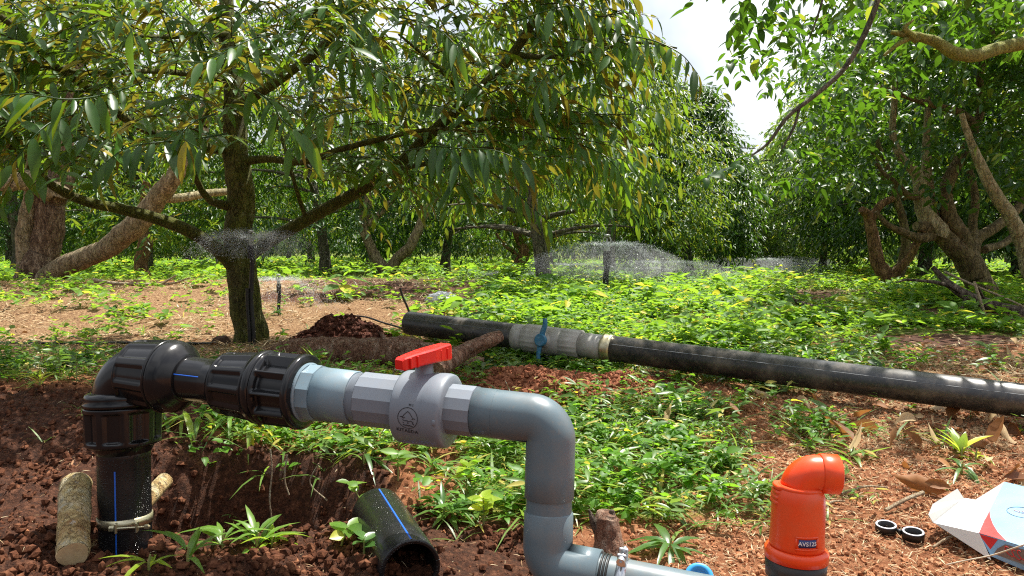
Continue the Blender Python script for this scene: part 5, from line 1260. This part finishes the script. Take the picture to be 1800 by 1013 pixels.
q = P(389, 599, 4.75); blob('stone', (q[0], q[1], q[2] - .01), .055, .05, .042, K_stone, 'small brown stone left of the mossy trunk foot', 'stone', seed=3)
t = NT('clear_film'); p_ = t.pr((.80, .84, .88), .18, .6, 0.0, t.bump(t.noise(40, 5), .6, .01)); tr_ = t.n('ShaderNodeBsdfTranslucent'); tr_.inputs['Color'].default_value = (.8, .85, .9, 1)
ms_ = t.n('ShaderNodeMixShader'); ms_.inputs[0].default_value = .4; t.l(p_.outputs[0], ms_.inputs[1]); t.l(tr_.outputs[0], ms_.inputs[2]); K_film = t.done(ms_)
q = G(778, 532); blob('plastic_bag', (q[0], q[1], q[2] + .035), .13, .09, .055, K_film, 'crumpled clear plastic bag on the bare ground beyond the long pipe', 'plastic bag', .5, 2.6, 9, 44, .9)

# ------------------------------------------------------------------ logs, roots, sticks
W_root = barkmat('earthy_root_bark', (.07, .030, .018), (.26, .135, .085), (.52, .36, .27), (.16, .08, .05), .3, 16)
W_cut = simple('fresh_cut_wood', (.62, .44, .22), (.74, .58, .34), 14, .75, .5, 60, .003, dirt=(.30, .16, .08), dirt_amt=.6)
W_log = barkmat('yellowish_log_bark', (.22, .11, .04), (.58, .38, .17), (.78, .62, .38), (.30, .15, .06), .6, 10)
W_dead = barkmat('dead_wood', (.03, .022, .016), (.10, .075, .055), (.26, .21, .16), None, 0, 14)
W_twig = barkmat('dry_twig', (.22, .15, .09), (.45, .34, .22), (.62, .50, .36), None, 0, 20)
def log(name, pts, rad, mat, label, cat, sides=18, rough=.16, seed=0, extra=(), cut=None):
    pts = np.array(pts); e = thing(name, tuple(pts[0]), label, cat); g = Geo(); p, r = smooth_path(pts, 8, rad); tube(g, p, r, sides, True, rough, seed); g.build('wood', mat, e)
    for k, (ep, er) in enumerate(extra): gg = Geo(); p2, r2 = smooth_path(np.array(ep), 6, er); tube(gg, p2, r2, 12, True, rough, seed + k + 1); gg.build('branch_stub', mat, e)
    if cut is not None:
        gg = Geo(); c, n_, rr_ = cut; lathe(gg, c - n_ * .004, c + n_, [(0, rr_ * .97), (.006, rr_ * .95)], 24, lambda T_, th: 1 + .06 * np.sin(th * 3)); gg.build('cut_face', W_cut, e)
    return e
log('fallen_log', PP([(440, 640, 4.3), (490, 622, 4.2), (540, 616, 4.15), (600, 616, 4.1), (650, 618, 4.05), (700, 618, 4.0), (745, 622, 3.95), (800, 632, 3.9), (850, 640, 3.9)]), [.05, .065, .072, .075, .072, .085, .062, .05, .035], W_root, 'earth-stained brown log lying behind the grey adapter and red handle', 'log', 22, .22, 4,
    [(PP([(665, 612, 4.05), (675, 598, 4.0), (668, 584, 4.0)]), [.03, .018, .005]), (PP([(672, 600, 4.0), (690, 606, 3.95), (704, 616, 3.9)]), [.022, .015, .008])])
Rr0 = PP([(768, 652, 3.2), (800, 628, 3.35), (830, 612, 3.5), (852, 602, 3.6), (876, 592, 3.7)])
log('broken_branch', Rr0, [.040, .041, .038, .036, .032], W_root, 'thick brown branch propped up against the long pipe behind the red handle', 'branch', 18, .22, 8, [(PP([(812, 622, 3.4), (840, 606, 3.42), (870, 597, 3.5)]), [.022, .024, .020])])
a_ = P(128, 975, 1.78); b_ = P(133, 852, 2.02)
log('cut_log', [a_, a_ * .66 + b_ * .34 + [0, 0, .004], a_ * .34 + b_ * .66, b_], [.036, .038, .039, .040], W_log, 'short yellowish cut log lying on dark clods at the far left', 'log', 24, .12, 5, [], (a_, unit(a_ - b_), .036))
a_ = P(165, 975, 1.95); b_ = P(290, 845, 2.45)
log('cut_branch', [a_, a_ * .5 + b_ * .5, b_], [.026, .028, .026], W_log, 'pale cut branch lying in the pit behind the vertical black pipe', 'branch', 18, .12, 6)
q = G(1072, 985); q2 = P(1066, 905, q[1] + .02)
st = thing('tree_stump', tuple(q), 'small weathered brown stump beside the foot of the grey riser', 'stump')
g = Geo(); p, r = smooth_path(np.array([q - [0, 0, .08], q, q * .5 + q2 * .5, q2 - [0, 0, .01], q2 + [.003, 0, .006]]), 6, [.046, .042, .035, .030, .020]); tube(g, p, r, 26, True, .34, 12); g.build('wood', W_root, st)
g = Geo(); tube(g, [q2 + [-.022, -.01, -.04], q2 + [-.036, -.012, -.012], q2 + [-.046, -.012, .018]], [.014, .010, .002], 8, True, .3, 3); tube(g, [q2 + [.012, 0, -.02], q2 + [.014, 0, .012]], [.016, .006], 8, True, .3, 4); g.build('splinter', W_dead, st)
c0_, c1_ = G(1556, 905, .012), G(1622, 884, .03)
log('stick', [c0_, c0_ * .5 + c1_ * .5 + [0, 0, .004], c1_], [.0055, .006, .0065], W_twig, 'short dry stick lying just behind the two rubber rings', 'stick', 10, .15, 2)
log('stick', [G(1395, 533, .03), G(1430, 545, .03), G(1470, 555, .025), G(1512, 566, .02)], [.022, .020, .018, .013], W_dead, 'dark thin stick on the ground left of the leaning tree', 'stick', 10, .2, 4)
log('dead_branch', [P(165, 492, 8.3), P(200, 498, 8.1), P(250, 500, 8.0), P(300, 499, 8.0), P(335, 488, 7.9)], [.02, .02, .017, .014, .008], W_twig, 'pale fallen branch along the top of the dry bank', 'branch', 10, .2, 4, [(PP([(285, 499, 8.0), (300, 490, 8.0), (310, 484, 8.0)]), [.012, .010, .006])])
log('dead_branch', PP([(1640, 470, 7.0), (1660, 492, 6.9), (1690, 515, 6.7), (1735, 535, 6.6), (1790, 548, 6.5), (1860, 556, 6.4)]), [.02, .03, .045, .055, .05, .04], W_dead, 'dark fallen branch lying at the foot of the leaning tree', 'branch', 14, .2, 7,
    [(PP([(1690, 515, 6.7), (1660, 500, 6.6), (1600, 492, 6.6), (1575, 497, 6.6)]), [.02, .018, .012, .006]), (PP([(1735, 535, 6.6), (1715, 500, 6.3), (1728, 545, 6.1), (1735, 565, 6.0)]), [.01, .01, .012, .006]), (PP([(1700, 515, 6.7), (1690, 545, 6.5), (1688, 575, 6.3)]), [.012, .010, .006])])
log('dead_branch', PP([(1660, 478, 6.5), (1720, 505, 6.3), (1780, 530, 6.1), (1840, 560, 5.9)]), [.010, .010, .009, .008], W_twig, 'thin pale dead branch arching over the dark fallen one at the right', 'branch', 8, .2, 7)
log('stick', [P(1712, 495, 6.0), P(1722, 525, 5.95), P(1735, 560, 5.9)], [.010, .012, .006], W_twig, 'thin pale stick standing before the leaning tree foot', 'stick', 8, .2, 9)
for k, (x0, y0, x1, y1) in enumerate([(1715, 640, 1760, 670), (1660, 632, 1700, 640), (1640, 970, 1700, 955), (1440, 905, 1485, 893), (1590, 778, 1640, 790), (1480, 875, 1560, 868)]):
    a_, b_ = G(x0, y0, .012), G(x1, y1, .02); log('twig', [a_, a_ * .5 + b_ * .5 + [0, 0, .012], b_], [.0035, .0038, .002], W_twig, ['dry twig on the litter below the leaning tree', 'dry twig on the soil above the right end of the long pipe', 'dry twig in front of the carton', 'thin twig right of the orange valve', 'pale twig among the big dead leaves', 'thin twig between orange valve and carton'][k], 'twig', 8, .1, k)

# ------------------------------------------------------------------ earth heaps
M_heap = simple('red_heap_soil', (.10, .032, .016), (.30, .11, .055), 22, .95, 1.0, 70, .02, .2, c3=(.42, .19, .10), detail=10)
M_heapd = simple('dark_heap_soil', (.030, .010, .006), (.10, .035, .022), 18, .9, 1.0, 60, .02, .2, c3=(.20, .08, .05), detail=10)
def heap(cx, cy, rx, ry, h, mat, label, seed=0, crumb=700, cr=.016):
    g = Geo(); n = 90; xs = np.linspace(-1, 1, n); A_, B_ = np.meshgrid(xs, xs, indexing='xy'); X_ = cx + A_ * rx; Y_ = cy + B_ * ry; rr_ = np.sqrt(A_ ** 2 + B_ ** 2)
    Hh = h * np.clip(1 - rr_ ** 1.6, 0, 1) * (.55 + .9 * fbm(X_ * 6, Y_ * 6, s=seed, o=5)); Hh = Hh + .022 * (fbm(X_ * 38, Y_ * 38, s=seed + 1, o=3) - .5) * np.clip(1.2 - rr_, 0, 1) - .03 * np.clip(rr_ - .85, 0, 1) / .15
    Z_ = terr(X_, Y_) + Hh
    i, j = np.meshgrid(np.arange(n - 1), np.arange(n - 1), indexing='ij')
    g.add(np.stack([X_, Y_, Z_], -1).reshape(-1, 3), [np.stack([i * n + j, i * n + j + 1, (i + 1) * n + j + 1, (i + 1) * n + j], -1).reshape(-1, 4)])
    e = g.build('dirt_heap', mat); tag(e, label, 'dirt heap')
    rr = np.random.RandomState(seed); g2 = Geo(); a = rr.uniform(0, 6.28, crumb); q_ = rr.rand(crumb) ** .6 * 1.05; ii = np.clip(((np.cos(a) * q_ + 1) / 2 * (n - 1)).astype(int), 0, n - 1); jj = np.clip(((np.sin(a) * q_ + 1) / 2 * (n - 1)).astype(int), 0, n - 1)
    f = (1 + 5 ** .5) / 2; iv = nrm(np.array([(-1, f, 0), (1, f, 0), (-1, -f, 0), (1, -f, 0), (0, -1, f), (0, 1, f), (0, -1, -f), (0, 1, -f), (f, 0, -1), (f, 0, 1), (-f, 0, -1), (-f, 0, 1)], float))
    it = np.array([(0, 11, 5), (0, 5, 1), (0, 1, 7), (0, 7, 10), (0, 10, 11), (1, 5, 9), (5, 11, 4), (11, 10, 2), (10, 7, 6), (7, 1, 8), (3, 9, 4), (3, 4, 2), (3, 2, 6), (3, 6, 8), (3, 8, 9), (4, 9, 5), (2, 4, 11), (6, 2, 10), (8, 6, 7), (9, 8, 1)])
    r_ = .002 + cr * rr.rand(crumb) ** 3; zz = terr(X_[jj, ii], Y_[jj, ii]) + np.maximum(Hh[jj, ii], 0)
    v = np.stack([X_[jj, ii] + rr.normal(0, .004, crumb), Y_[jj, ii] + rr.normal(0, .004, crumb), zz + r_ * .3], -1)[:, None] + iv[None] * r_[:, None, None] * rr.uniform(.55, 1.3, (crumb, 12, 1))
    g2.add(v.reshape(-1, 3), [(it[None] + np.arange(crumb)[:, None, None] * 12).reshape(-1, 3)])
    c = g2.build('soil_clods', mat, e, smooth=False); c['kind'] = 'stuff'; return e
q = P(600, 600, 5.0); heap(q[0] - .02, 5.05, .34, .22, .16, M_heapd, 'dark reddish dirt heap behind the log right of the mossy trunk', 3, 1600, .020)
q = P(905, 640, 3.6); heap(q[0] + .08, 3.45, .46, .42, .10, M_heap, 'loose red dirt heap in front of the whitish valve of the long pipe', 5, 5200, .013)
q = P(1100, 640, 3.5); heap(q[0] + .02, 3.50, .26, .24, .06, M_heap, 'small loose red dirt heap under the union ring of the long pipe', 7, 1800, .013)

# ------------------------------------------------------------------ plants
M_plant = leafmat('soft_plant_leaf', (.075, .17, .02), (.20, .36, .05), (.20, .34, .06), (.50, .78, .10), .42, .35, (.6, .6, .08), .97)
M_yplant = leafmat('yellow_green_leaf', (.20, .32, .02), (.38, .50, .04), (.34, .44, .06), (.75, .95, .08), .45, .35, (.75, .70, .08), .85)
M_dplant = leafmat('deep_green_blade', (.04, .11, .02), (.10, .22, .05), (.11, .2, .06), (.32, .55, .10), .38, .32, (.45, .40, .1), .95)
M_stem = simple('weed_stem', (.16, .20, .05), (.30, .28, .10), 30, .6, 0)
def bladeplant(loc_, n, L, W, mat, label, seed, up=(.5, 1.3), az=None, droop=(.3, 1.1), name='grass_clump', cat='plant', group=None):
    rr = np.random.RandomState(seed); a = rr.uniform(0, 6.28, n) if az is None else rr.uniform(*az, n)
    e = thing(name, tuple(loc_), label, cat, group); g = Geo(); gs = Geo()
    d = np.stack([np.cos(a), np.sin(a), rr.uniform(*up, n)], -1); hgt = rr.uniform(0, .35, n) * L
    p = np.array(loc_) + np.stack([np.cos(a) * .006, np.sin(a) * .006, hgt], -1)
    nn = np.stack([-np.cos(a) * d[:, 2], -np.sin(a) * d[:, 2], np.ones(n)], -1)
    # long blade = hi template for broad shape
    leaves(g, p, d, nn, L * rr.uniform(.6, 1.15, n), W * rr.uniform(.75, 1.2, n), 'hi', rr.uniform(*droop, n), .35, rr.rand(n))
    g.build('leaves', mat, e); tube(gs, [np.array(loc_) - [0, 0, .02], np.array(loc_) + [0, 0, .2 * L], np.array(loc_) + [.004, 0, .38 * L]], [.004, .0035, .002], 6); gs.build('stem', M_stem, e)
    return e
def leafplant(loc_, n, L, W, h, mat, label, seed, lean=(0, 0), name='weed', group=None):
    rr = np.random.RandomState(seed); e = thing(name, tuple(loc_), label, 'plant', group); g = Geo(); gs = Geo(); b = np.array(loc_, float)
    f = np.linspace(0, 1, 7)[:, None]; top = b + np.array([lean[0], lean[1], h]); p = b * (1 - f) + top * f; p[:, 2] += .15 * h * np.sin(f[:, 0] * 3.14); tube(gs, p, np.linspace(.003, .0015, 7), 6); gs.build('stem', M_stem, e)
    k = np.linspace(.35, 1, n); pp = b * (1 - k[:, None]) + top * k[:, None]; pp[:, 2] += .15 * h * np.sin(k * 3.14); a = np.arange(n) * 2.4 + rr.uniform(0, 6.28) + rr.normal(0, .25, n)
    d = np.stack([np.cos(a), np.sin(a), rr.uniform(.0, .55, n)], -1)
    leaves(g, pp, d, np.array([0, 0, 1.0]) + rr.normal(0, .2, (n, 3)) + [0, -.35, 0], L * rr.uniform(.7, 1.15, n), W * rr.uniform(.8, 1.15, n), 'hi', rr.uniform(0, .35, n), .3, rr.rand(n)); g.build('leaves', mat, e); return e
GP = 'single weeds around the pit'
bladeplant(G(452, 962), 13, .105, .017, M_plant, 'bright grass clump on the near rim of the pit', 1, (.5, 1.5))
bladeplant(G(478, 965), 9, .085, .014, M_yplant, 'yellowish grass clump beside the bright one on the pit rim', 21, (.3, 1.1))
bladeplant(G(392, 962), 8, .12, .016, M_plant, 'leaning grass clump at the left of the pit rim', 2, (.6, 1.5))
bladeplant(G(262, 1004), 7, .10, .013, M_yplant, 'thin yellowing grass at the foot of the vertical black pipe', 3, (.4, 1.3))
bladeplant(G(330, 995), 7, .12, .015, M_plant, 'curved grass blades right of the vertical black pipe foot', 33, (.6, 1.4))
leafplant(G(640, 905), 6, .062, .032, .10, M_plant, 'round-leaved seedling above the short cut pipe', 4, (-.05, 0))
leafplant(G(600, 962), 8, .060, .030, .05, M_plant, 'pale leafy weed left of the short cut pipe', 5, (.02, 0))
leafplant(G(640, 975), 6, .050, .026, .04, M_dplant, 'small dark leafy weed touching the short cut pipe', 6)
bladeplant(G(1178, 975), 13, .115, .022, M_dplant, 'dark green spreading grass plant right of the stump', 7, (.2, .8))
bladeplant(G(1120, 915), 6, .13, .018, M_yplant, 'yellow-green arching blades behind the stump', 8, (.3, .9))
bladeplant(G(1690, 806), 8, .105, .026, M_yplant, 'bright yellow-green young plant among dead leaves above the carton', 9, (.7, 2.2), droop=(.0, .5))
bladeplant(G(1715, 812), 5, .12, .018, M_yplant, 'low yellow-green blades right of the bright young plant', 19, (.1, .5))
bladeplant(G(1690, 835), 9, .10, .017, M_dplant, 'low green grass plant between dead leaves and carton', 10, (.1, .6))
bladeplant(G(1498, 805), 8, .10, .017, M_plant, 'green grass plant behind the orange valve', 11, (.3, 1.1))
bladeplant(G(1420, 795), 7, .09, .014, M_plant, 'small green grass plant left of the orange valve top', 12, (.4, 1.2))
bladeplant(G(1262, 860), 8, .075, .014, M_plant, 'small yellow-green grass plant on the bare red soil', 13, (.1, .6))
leafplant(G(1342, 880), 10, .038, .018, .05, M_plant, 'small pale weed left of the orange valve', 14)
leafplant(G(1430, 880), 6, .04, .018, .03, M_plant, 'tiny weed right behind the orange valve body', 15)
leafplant(G(1495, 555), 9, .17, .10, .14, M_yplant, 'glowing yellow-green broad-leaved weed in the middle of the right field', 16)
leafplant(G(1540, 588), 9, .13, .08, .12, M_plant, 'broad-leaved green weed right of the glowing one', 17)
leafplant(G(1612, 570), 9, .12, .055, .16, M_dplant, 'blue-green tall weed before the leaning tree', 18)
leafplant(G(1712, 560), 9, .13, .06, .12, M_plant, 'bright green weed in front of the leaning trunk', 20)
leafplant(G(1390, 640), 10, .08, .04, .08, M_plant, 'green weed patch just beyond the long pipe', 22)
leafplant(G(1490, 650), 10, .07, .035, .08, M_dplant, 'dark green weed beyond the right half of the long pipe', 23)
leafplant(G(1735, 640), 11, .07, .03, .10, M_plant, 'green leafy weed near the right end of the long pipe', 24)
leafplant(G(905, 668), 9, .055, .024, .08, M_plant, 'green leafy sprig on the red dirt behind the grey elbow', 25)
leafplant(G(850, 690), 11, .05, .02, .08, M_plant, 'upright leafy sprig behind the grey valve', 26)
leafplant(G(105, 668), 14, .07, .020, .14, M_plant, 'bushy green weed left of the black elbow', 27)
leafplant(G(135, 672), 12, .06, .018, .12, M_dplant, 'darker bushy weed touching the black elbow at left', 28)
bladeplant(G(70, 680), 12, .10, .013, M_yplant, 'pale grass tuft at the left edge of the pit bank', 29, (.4, 1.4))
bladeplant(G(568, 672), 4, .20, .017, M_plant, 'two long upright grass blades behind the grey adapter', 30, (1.6, 3.2), droop=(.1, .5))
bladeplant(G(640, 670), 7, .14, .015, M_plant, 'grass blades in front of the brown log', 31, (.7, 1.8))
bladeplant(G(690, 668), 5, .13, .020, M_yplant, 'yellow blade beside the red handle', 32, (.8, 1.8))
for k, (px_, py_, kind_, lb_) in enumerate([(700, 850, 0, 'bushy weed above the short cut pipe'), (760, 830, 1, 'arching grass tuft below the grey valve'), (820, 870, 0, 'leafy weed in the green mat left of the grey riser'),
   (870, 820, 1, 'tall grass tuft just left of the grey riser'), (780, 920, 1, 'grass tuft right of the short cut pipe'), (850, 930, 0, 'broad weed near the foot of the grey riser'), (1060, 800, 1, 'grass tuft right of the grey elbow'),
   (1090, 850, 0, 'leafy weed between grey riser and red soil'), (1040, 870, 1, 'dark grass tuft touching the right side of the riser'), (700, 790, 1, 'grass tuft right below the valve body'), (640, 815, 1, 'drooping grass on the right pit edge'), (905, 790, 0, 'leafy weed under the grey elbow')]):
    q = G(px_, py_)
    if kind_: bladeplant(q, 10, .13, .015, [M_plant, M_dplant, M_yplant][k % 3], lb_, 400 + k, (.5, 1.7))
    else: leafplant(q, 12, .055, .028, .09, [M_plant, M_plant, M_yplant][k % 3], lb_, 420 + k)
# hanging grass on the rear edge of the pit
rr = np.random.RandomState(90)
for k, (px_, py_) in enumerate([(285, 745), (322, 742), (352, 748), (405, 755), (440, 760), (470, 765), (505, 768), (548, 775), (585, 778), (620, 785), (655, 800)]):
    c = G(px_, py_); bladeplant(c, 9, .13 if px_ < 460 else .11, .017, [M_plant, M_yplant, M_plant][k % 3], ['grass tuft drooping over the pit edge right of the vertical nut', 'second grass tuft from the vertical nut on the pit edge', 'third grass tuft from the vertical nut on the pit edge', 'grass tuft hanging below the left part of the ribbed coupling', 'bright grass tuft hanging below the middle of the ribbed coupling', 'grass tuft hanging below the right end of the ribbed coupling', 'grass tuft hanging below the threaded adapter', 'grass tuft hanging below the adapter socket', 'curved grass tuft on the pit edge left of the valve', 'grass tuft on the pit edge under the valve', 'grass tuft at the right corner of the pit edge'][k], 200 + k, (-.5, .7), (3.3, 6.1), (.4, 1.3), group=GP)
# roots dangling in the pit
for k, pts in enumerate([[(475, 790), (478, 830), (474, 880), (482, 940)], [(505, 800), (500, 840), (508, 870)], [(560, 815), (545, 850), (575, 880)]]):
    dd_ = 2.50; g = Geo(); tube(g, smooth_path(PP([(a, b, dd_ - .0 * i_) for i_, (a, b) in enumerate(pts)]), 5), .0028, 6); tag(g.build('root', W_twig), ['long thin root hanging down the back wall of the pit', 'short thin root beside the long one on the pit wall', 'slanting thin root on the right part of the pit wall'][k], 'root')

# ------------------------------------------------------------------ big dead leaves
M_bigdry = leafmat('big_dead_leaf', (.13, .045, .015), (.44, .21, .075), (.36, .19, .08), (.50, .20, .05), .30, .6, (.62, .48, .28), .8, .3)
rr = np.random.RandomState(44)
DL = []
for L_, W_, dr_, fo_, r_ in ((.16, .075, -.25, .8, .3), (.15, .055, .45, -1.3, .75), (.14, .065, -.1, .5, .55), (.13, .06, .6, 1.4, .15), (.15, .05, -.5, -.9, .9), (.11, .07, .35, 1.1, .45)):
    g_ = Geo(); leaves(g_, np.zeros((1, 3)), np.array([[1., 0, 0]]), np.array([[0, 0, 1.]]), L_, W_, 'hi', dr_, fo_, np.array([r_]))
    v_ = g_.v[0]; v_ += (np.random.RandomState(int(L_ * 1000 + dr_ * 10) + 50).rand(*v_.shape) - .5) * [.006, .012, .016]; DL.append(g_.build('dead_leaf', M_bigdry))
lab = {'big curled orange-brown leaf just behind the orange valve': (1510, 782), 'brown leaf on the ground above the orange valve outlet': (1560, 800)}
spots = [(1500, 780), (1530, 770), (1565, 805), (1600, 830), (1480, 800), (1640, 760), (1670, 742), (1705, 790), (1740, 800), (1770, 760), (1790, 790), (1735, 830), (1620, 790), (1650, 815), (1560, 735), (1600, 720), (1640, 728), (1700, 720), (1780, 725), (1590, 690), (1700, 690), (1755, 650), (1790, 640), (1775, 605), (1720, 655), (1640, 610), (1300, 745), (1160, 740), (1365, 700), (1400, 715), (1450, 740), (1665, 880), (1625, 870), (1780, 835), (1180, 760), (1755, 740), (1545, 760), (1690, 765), (1720, 745), (1800, 770), (1660, 790), (1610, 755), (1500, 740)]
ORD = ['first', 'second', 'third', 'fourth', 'fifth', 'sixth', 'seventh', 'eighth', 'ninth', 'tenth']
LB = {}
for k, (a, b) in enumerate(spots):
    src = DL[k % 6]; o = src if k < 6 else src.copy()
    if k >= 6: COL.objects.link(o)
    q = G(a, b, .012 + .012 * (k % 3)); o.location = tuple(q); s_ = rr.uniform(.45, .92); o.scale = (s_, s_, s_)
    o.rotation_euler = (rr.normal(0, .6), rr.normal(-.15, .35), rr.uniform(0, 6.28))
    where = 'right of the carton' if a > 1810 else ('behind the carton' if a > 1730 and b > 700 else 'above the carton' if b > 780 and a > 1600 else 'behind the valve outlet' if b > 745 and a > 1460 else 'under the long pipe' if b > 700 and a > 1550 else 'beyond the long pipe' if a > 1550 else 'amid middle weeds')
    tag(o, 'x', 'dead leaf', 'big dead leaves on the ground'); LB.setdefault((['curled brown dead leaf', 'folded pale dead leaf', 'flat tan dead leaf'][k % 3], where), []).append((a, b, o))
for (kd, wh), ls in LB.items():
    for j_, (a, b, o) in enumerate(sorted(ls, key=lambda z: z[:2])): o['label'] = kd + (' lying ' if len(ls) == 1 else ', ' + ORD[j_] + ' such from the left, ') + wh

# ------------------------------------------------------------------ rubber rings, blue cap, carton
K_wrim = simple('pale_rim', (.55, .56, .60), (.7, .7, .74), 30, .45, 0)
q = G(1556, 938); e = thing('seal_ring_pair', tuple(q), 'two joined black rubber rings with pale rims on the red soil', 'rubber rings')
zx = unit(np.array([-.06, -.10, 1.0])); rx_ = .0275
ca = np.array([q[0] + .002, q[1], q[2] + .004]); cb_ = ca + np.array([.050, -.048, -.001])
for c in (ca, cb_):
    g = Geo(); lathe(g, c, c + zx, [(0, rx_ * .72), (0, rx_), (.018, rx_ * 1.0), (.020, rx_ * .97), (.020, rx_ * .78), (.001, rx_ * .70)], 44, caps=False); rg_o = g.build('ring', K_rubber, e)
    g = Geo(); lathe(g, c, c + zx, [(.0200, rx_ * .80), (.0214, rx_ * .82), (.0214, rx_ * .95), (.0200, rx_ * .97)], 44, caps=False); g.build('pale_rim', K_wrim, rg_o)
g = Geo(); box(g, (ca + cb_) / 2 + zx * .009, .012, .014, .014, None, .002); g.build('bridge', K_rubber, e)
q = P(1229, 1016, 1.72); e = thing('pipe_plug', tuple(q), 'bright blue round plastic plug lying behind the end of the grey pipe', 'pipe plug')
nx_ = unit(np.array([-.15, -.75, .65])); g = Geo(); lathe(g, q, q + nx_, [(-.02, .030), (-.018, .034), (.004, .034), (.006, .032), (.006, .022), (-.002, .020), (-.003, .001)], 48, caps=False); g.build('cap_shell', K_cap, e)
K_cardblue = simple('light_blue_print', (.17, .33, .50), (.19, .36, .53), 5, .4, .15, 60, .001)
K_cardwhite = simple('white_card', (.62, .65, .65), (.68, .70, .70), 4, .55, .25, 30, .002)
K_cardgrey = simple('grey_card', (.40, .40, .38), (.46, .46, .44), 6, .6, .2, 40, .001, dirt=(.3, .22, .16), dirt_amt=.3)
K_cardred = simple('red_print', (.50, .010, .010), (.56, .016, .012), 5, .4, .1, 60, .001)
def slab(name, pts, th, mat, parent, nrm_=None):
    p = np.array(pts, float); n_ = unit(np.cross(p[1] - p[0], p[2] - p[0])); m_ = len(p); g = Geo()
    q = [list(range(m_))]; b = [list(range(m_, 2 * m_))[::-1]]; s = [[i, i + m_, (i + 1) % m_ + m_, (i + 1) % m_] for i in range(m_)]
    fs = [np.array(q), np.array(b), np.array(s)] 
    g.add(np.vstack([p, p - n_ * th]), fs); return g.build(name, mat, parent, smooth=False), n_
TFl, TNl, TNr, TFr = P(1765, 847, 2.06), P(1720, 937, 1.84), P(1880, 985, 1.66), P(1925, 885, 1.86)
bx = thing('carton', tuple((TFl + TNr) / 2 - [0, 0, .12]), 'opened small carton with light blue top, red corner and white flaps on the soil', 'carton')
gb_ = lambda p: np.array([p[0], p[1], float(terr(p[0], p[1])) + .004])
top, nT = slab('top_panel', [TNl, TNr, TFr, TFl], .002, K_cardblue, bx)
BNl, BNr, BFl, BFr = gb_(TNl + [.035, .0, 0]), gb_(TNr), gb_(TFl + [.01, 0, 0]), gb_(TFr)
BNl = P(1742, 978, 1.80)
slab('front_panel', [BNl, BNr, TNr - nT * .002, TNl - nT * .002], .002, K_cardblue, bx)
slab('back_panel', [BFr, BFl, TFl - nT * .002, TFr - nT * .002], .002, K_cardwhite, bx)
# red corner print on the top, ellipse and scribble
ex, ey = unit(TNr - TNl), None; ey = unit(np.cross(nT, ex)); up_t = .0007
def onT(u, v, h=up_t): return TNl + ex * u + ey * v + nT * h
rc_ = [onT(.0005, .0005)] + [onT(.066 * math.cos(a), .105 * math.sin(a)) if False else onT(x_, y_) for x_, y_ in [(.066, .0005), (.045, .012), (.028, .030), (.014, .055), (.004, .080), (.0005, .092)]]
# keep the red print inside the panel: follow the left edge
le = TFl - TNl
rcp = [TNl + nT * up_t + ex * .0005, onT(.066, .0012), TNl + le * .10 + ex * .040 + nT * up_t, TNl + le * .20 + ex * .022 + nT * up_t, TNl + le * .30 + ex * .009 + nT * up_t, TNl + le * .40 + ex * .0006 + nT * up_t]
slab('red_corner', rcp, .0005, K_cardred, top)
g = Geo(); fx = unit(np.cross(nT, P(1737, 903, 1.9) - P(1800, 912, 1.8)));
cE = TNl + le * .52 + ex * .075
a = np.linspace(0, 2 * np.pi, 41); pts2 = [cE + ex * math.cos(t_) * .036 + ey * math.sin(t_) * .027 + nT * (up_t + .0004) for t_ in a]
tube(g, pts2, .0006, 5, False); g.build('printed_oval', K_ink, top)
g = Geo(); rr2 = np.random.RandomState(3)
for k in range(7):
    s_ = cE + ex * rr2.uniform(-.022, .012) + ey * rr2.uniform(-.012, .012) + nT * (up_t + .0003); tube(g, [s_, s_ + ex * .008 + ey * rr2.normal(0, .004), s_ + ex * .016 + ey * rr2.normal(0, .004)], .0009, 5, False)
g.build('printed_sketch', simple('faint_red_print', (.42, .28, .32), (.5, .4, .45), 20, .6, 0), top)
rf = [BNl + unit(TNl - BNl) * .0] ; nF = unit(np.cross(BNr - BNl, TNr - BNl))
fr1 = TNl - nT * .002 + nF * .0008; fr2 = fr1 + (TNr - TNl) * .23; fr3 = fr1 + (BNl - TNl) * .62 + (TNr - TNl) * .05
slab('red_print', [fr3, fr2, fr1], .0006, K_cardred, bx)
pf = lambda u, v: fr1 + (TNr - TNl) * u + (BNl - TNl) * v + nF * .0003
slab('brown_print', [pf(.06, .80), pf(.50, .84), pf(.62, .10), pf(.30, .12), pf(.16, .45)], .0005, simple('brown_print', (.10, .06, .045), (.20, .13, .10), 60, .5, 0), bx)
g = Geo()
for k in range(5):
    c_ = pf(.30 + .07 * k, .42 + .06 * (k % 2)) + nF * .0008; aa = np.linspace(0, 5.2, 16); ee = unit(TNr - TNl); vv = unit(BNl - TNl); tube(g, [c_ + ee * math.cos(t_) * .008 + vv * math.sin(t_) * .012 for t_ in aa], .0009, 4, False)
g.build('printed_swirls', K_cardred, bx)
slab('side_flap', [TNl + le * .25, TFl, P(1712, 880, 2.06), P(1731, 910, 1.96)], .0015, K_cardgrey, bx)
slab('open_flap', [P(1741, 984, 1.79), TNl, P(1731, 911, 1.90), P(1713, 879, 2.02), P(1695, 876, 2.05), P(1641, 919, 1.97)], .0015, K_cardwhite, bx)
slab('tuck_flap', [P(1641, 920, 1.972), P(1695, 877, 2.052), P(1683, 859, 2.07), P(1640, 886, 2.02), P(1632, 905, 1.985)], .0015, K_cardgrey, bx)
g = Geo(); tube(g, smooth_path(np.array([P(1664, 993, 1.78), P(1700, 985, 1.75), P(1745, 976, 1.72), P(1800, 958, 1.64), P(1860, 940, 1.58)]), 6), .0018, 6); tag(g.build('string', simple('pale_string', (.45, .38, .28), (.62, .55, .42), 50, .8, .3)), 'thin pale string lying across the front of the carton', 'string')
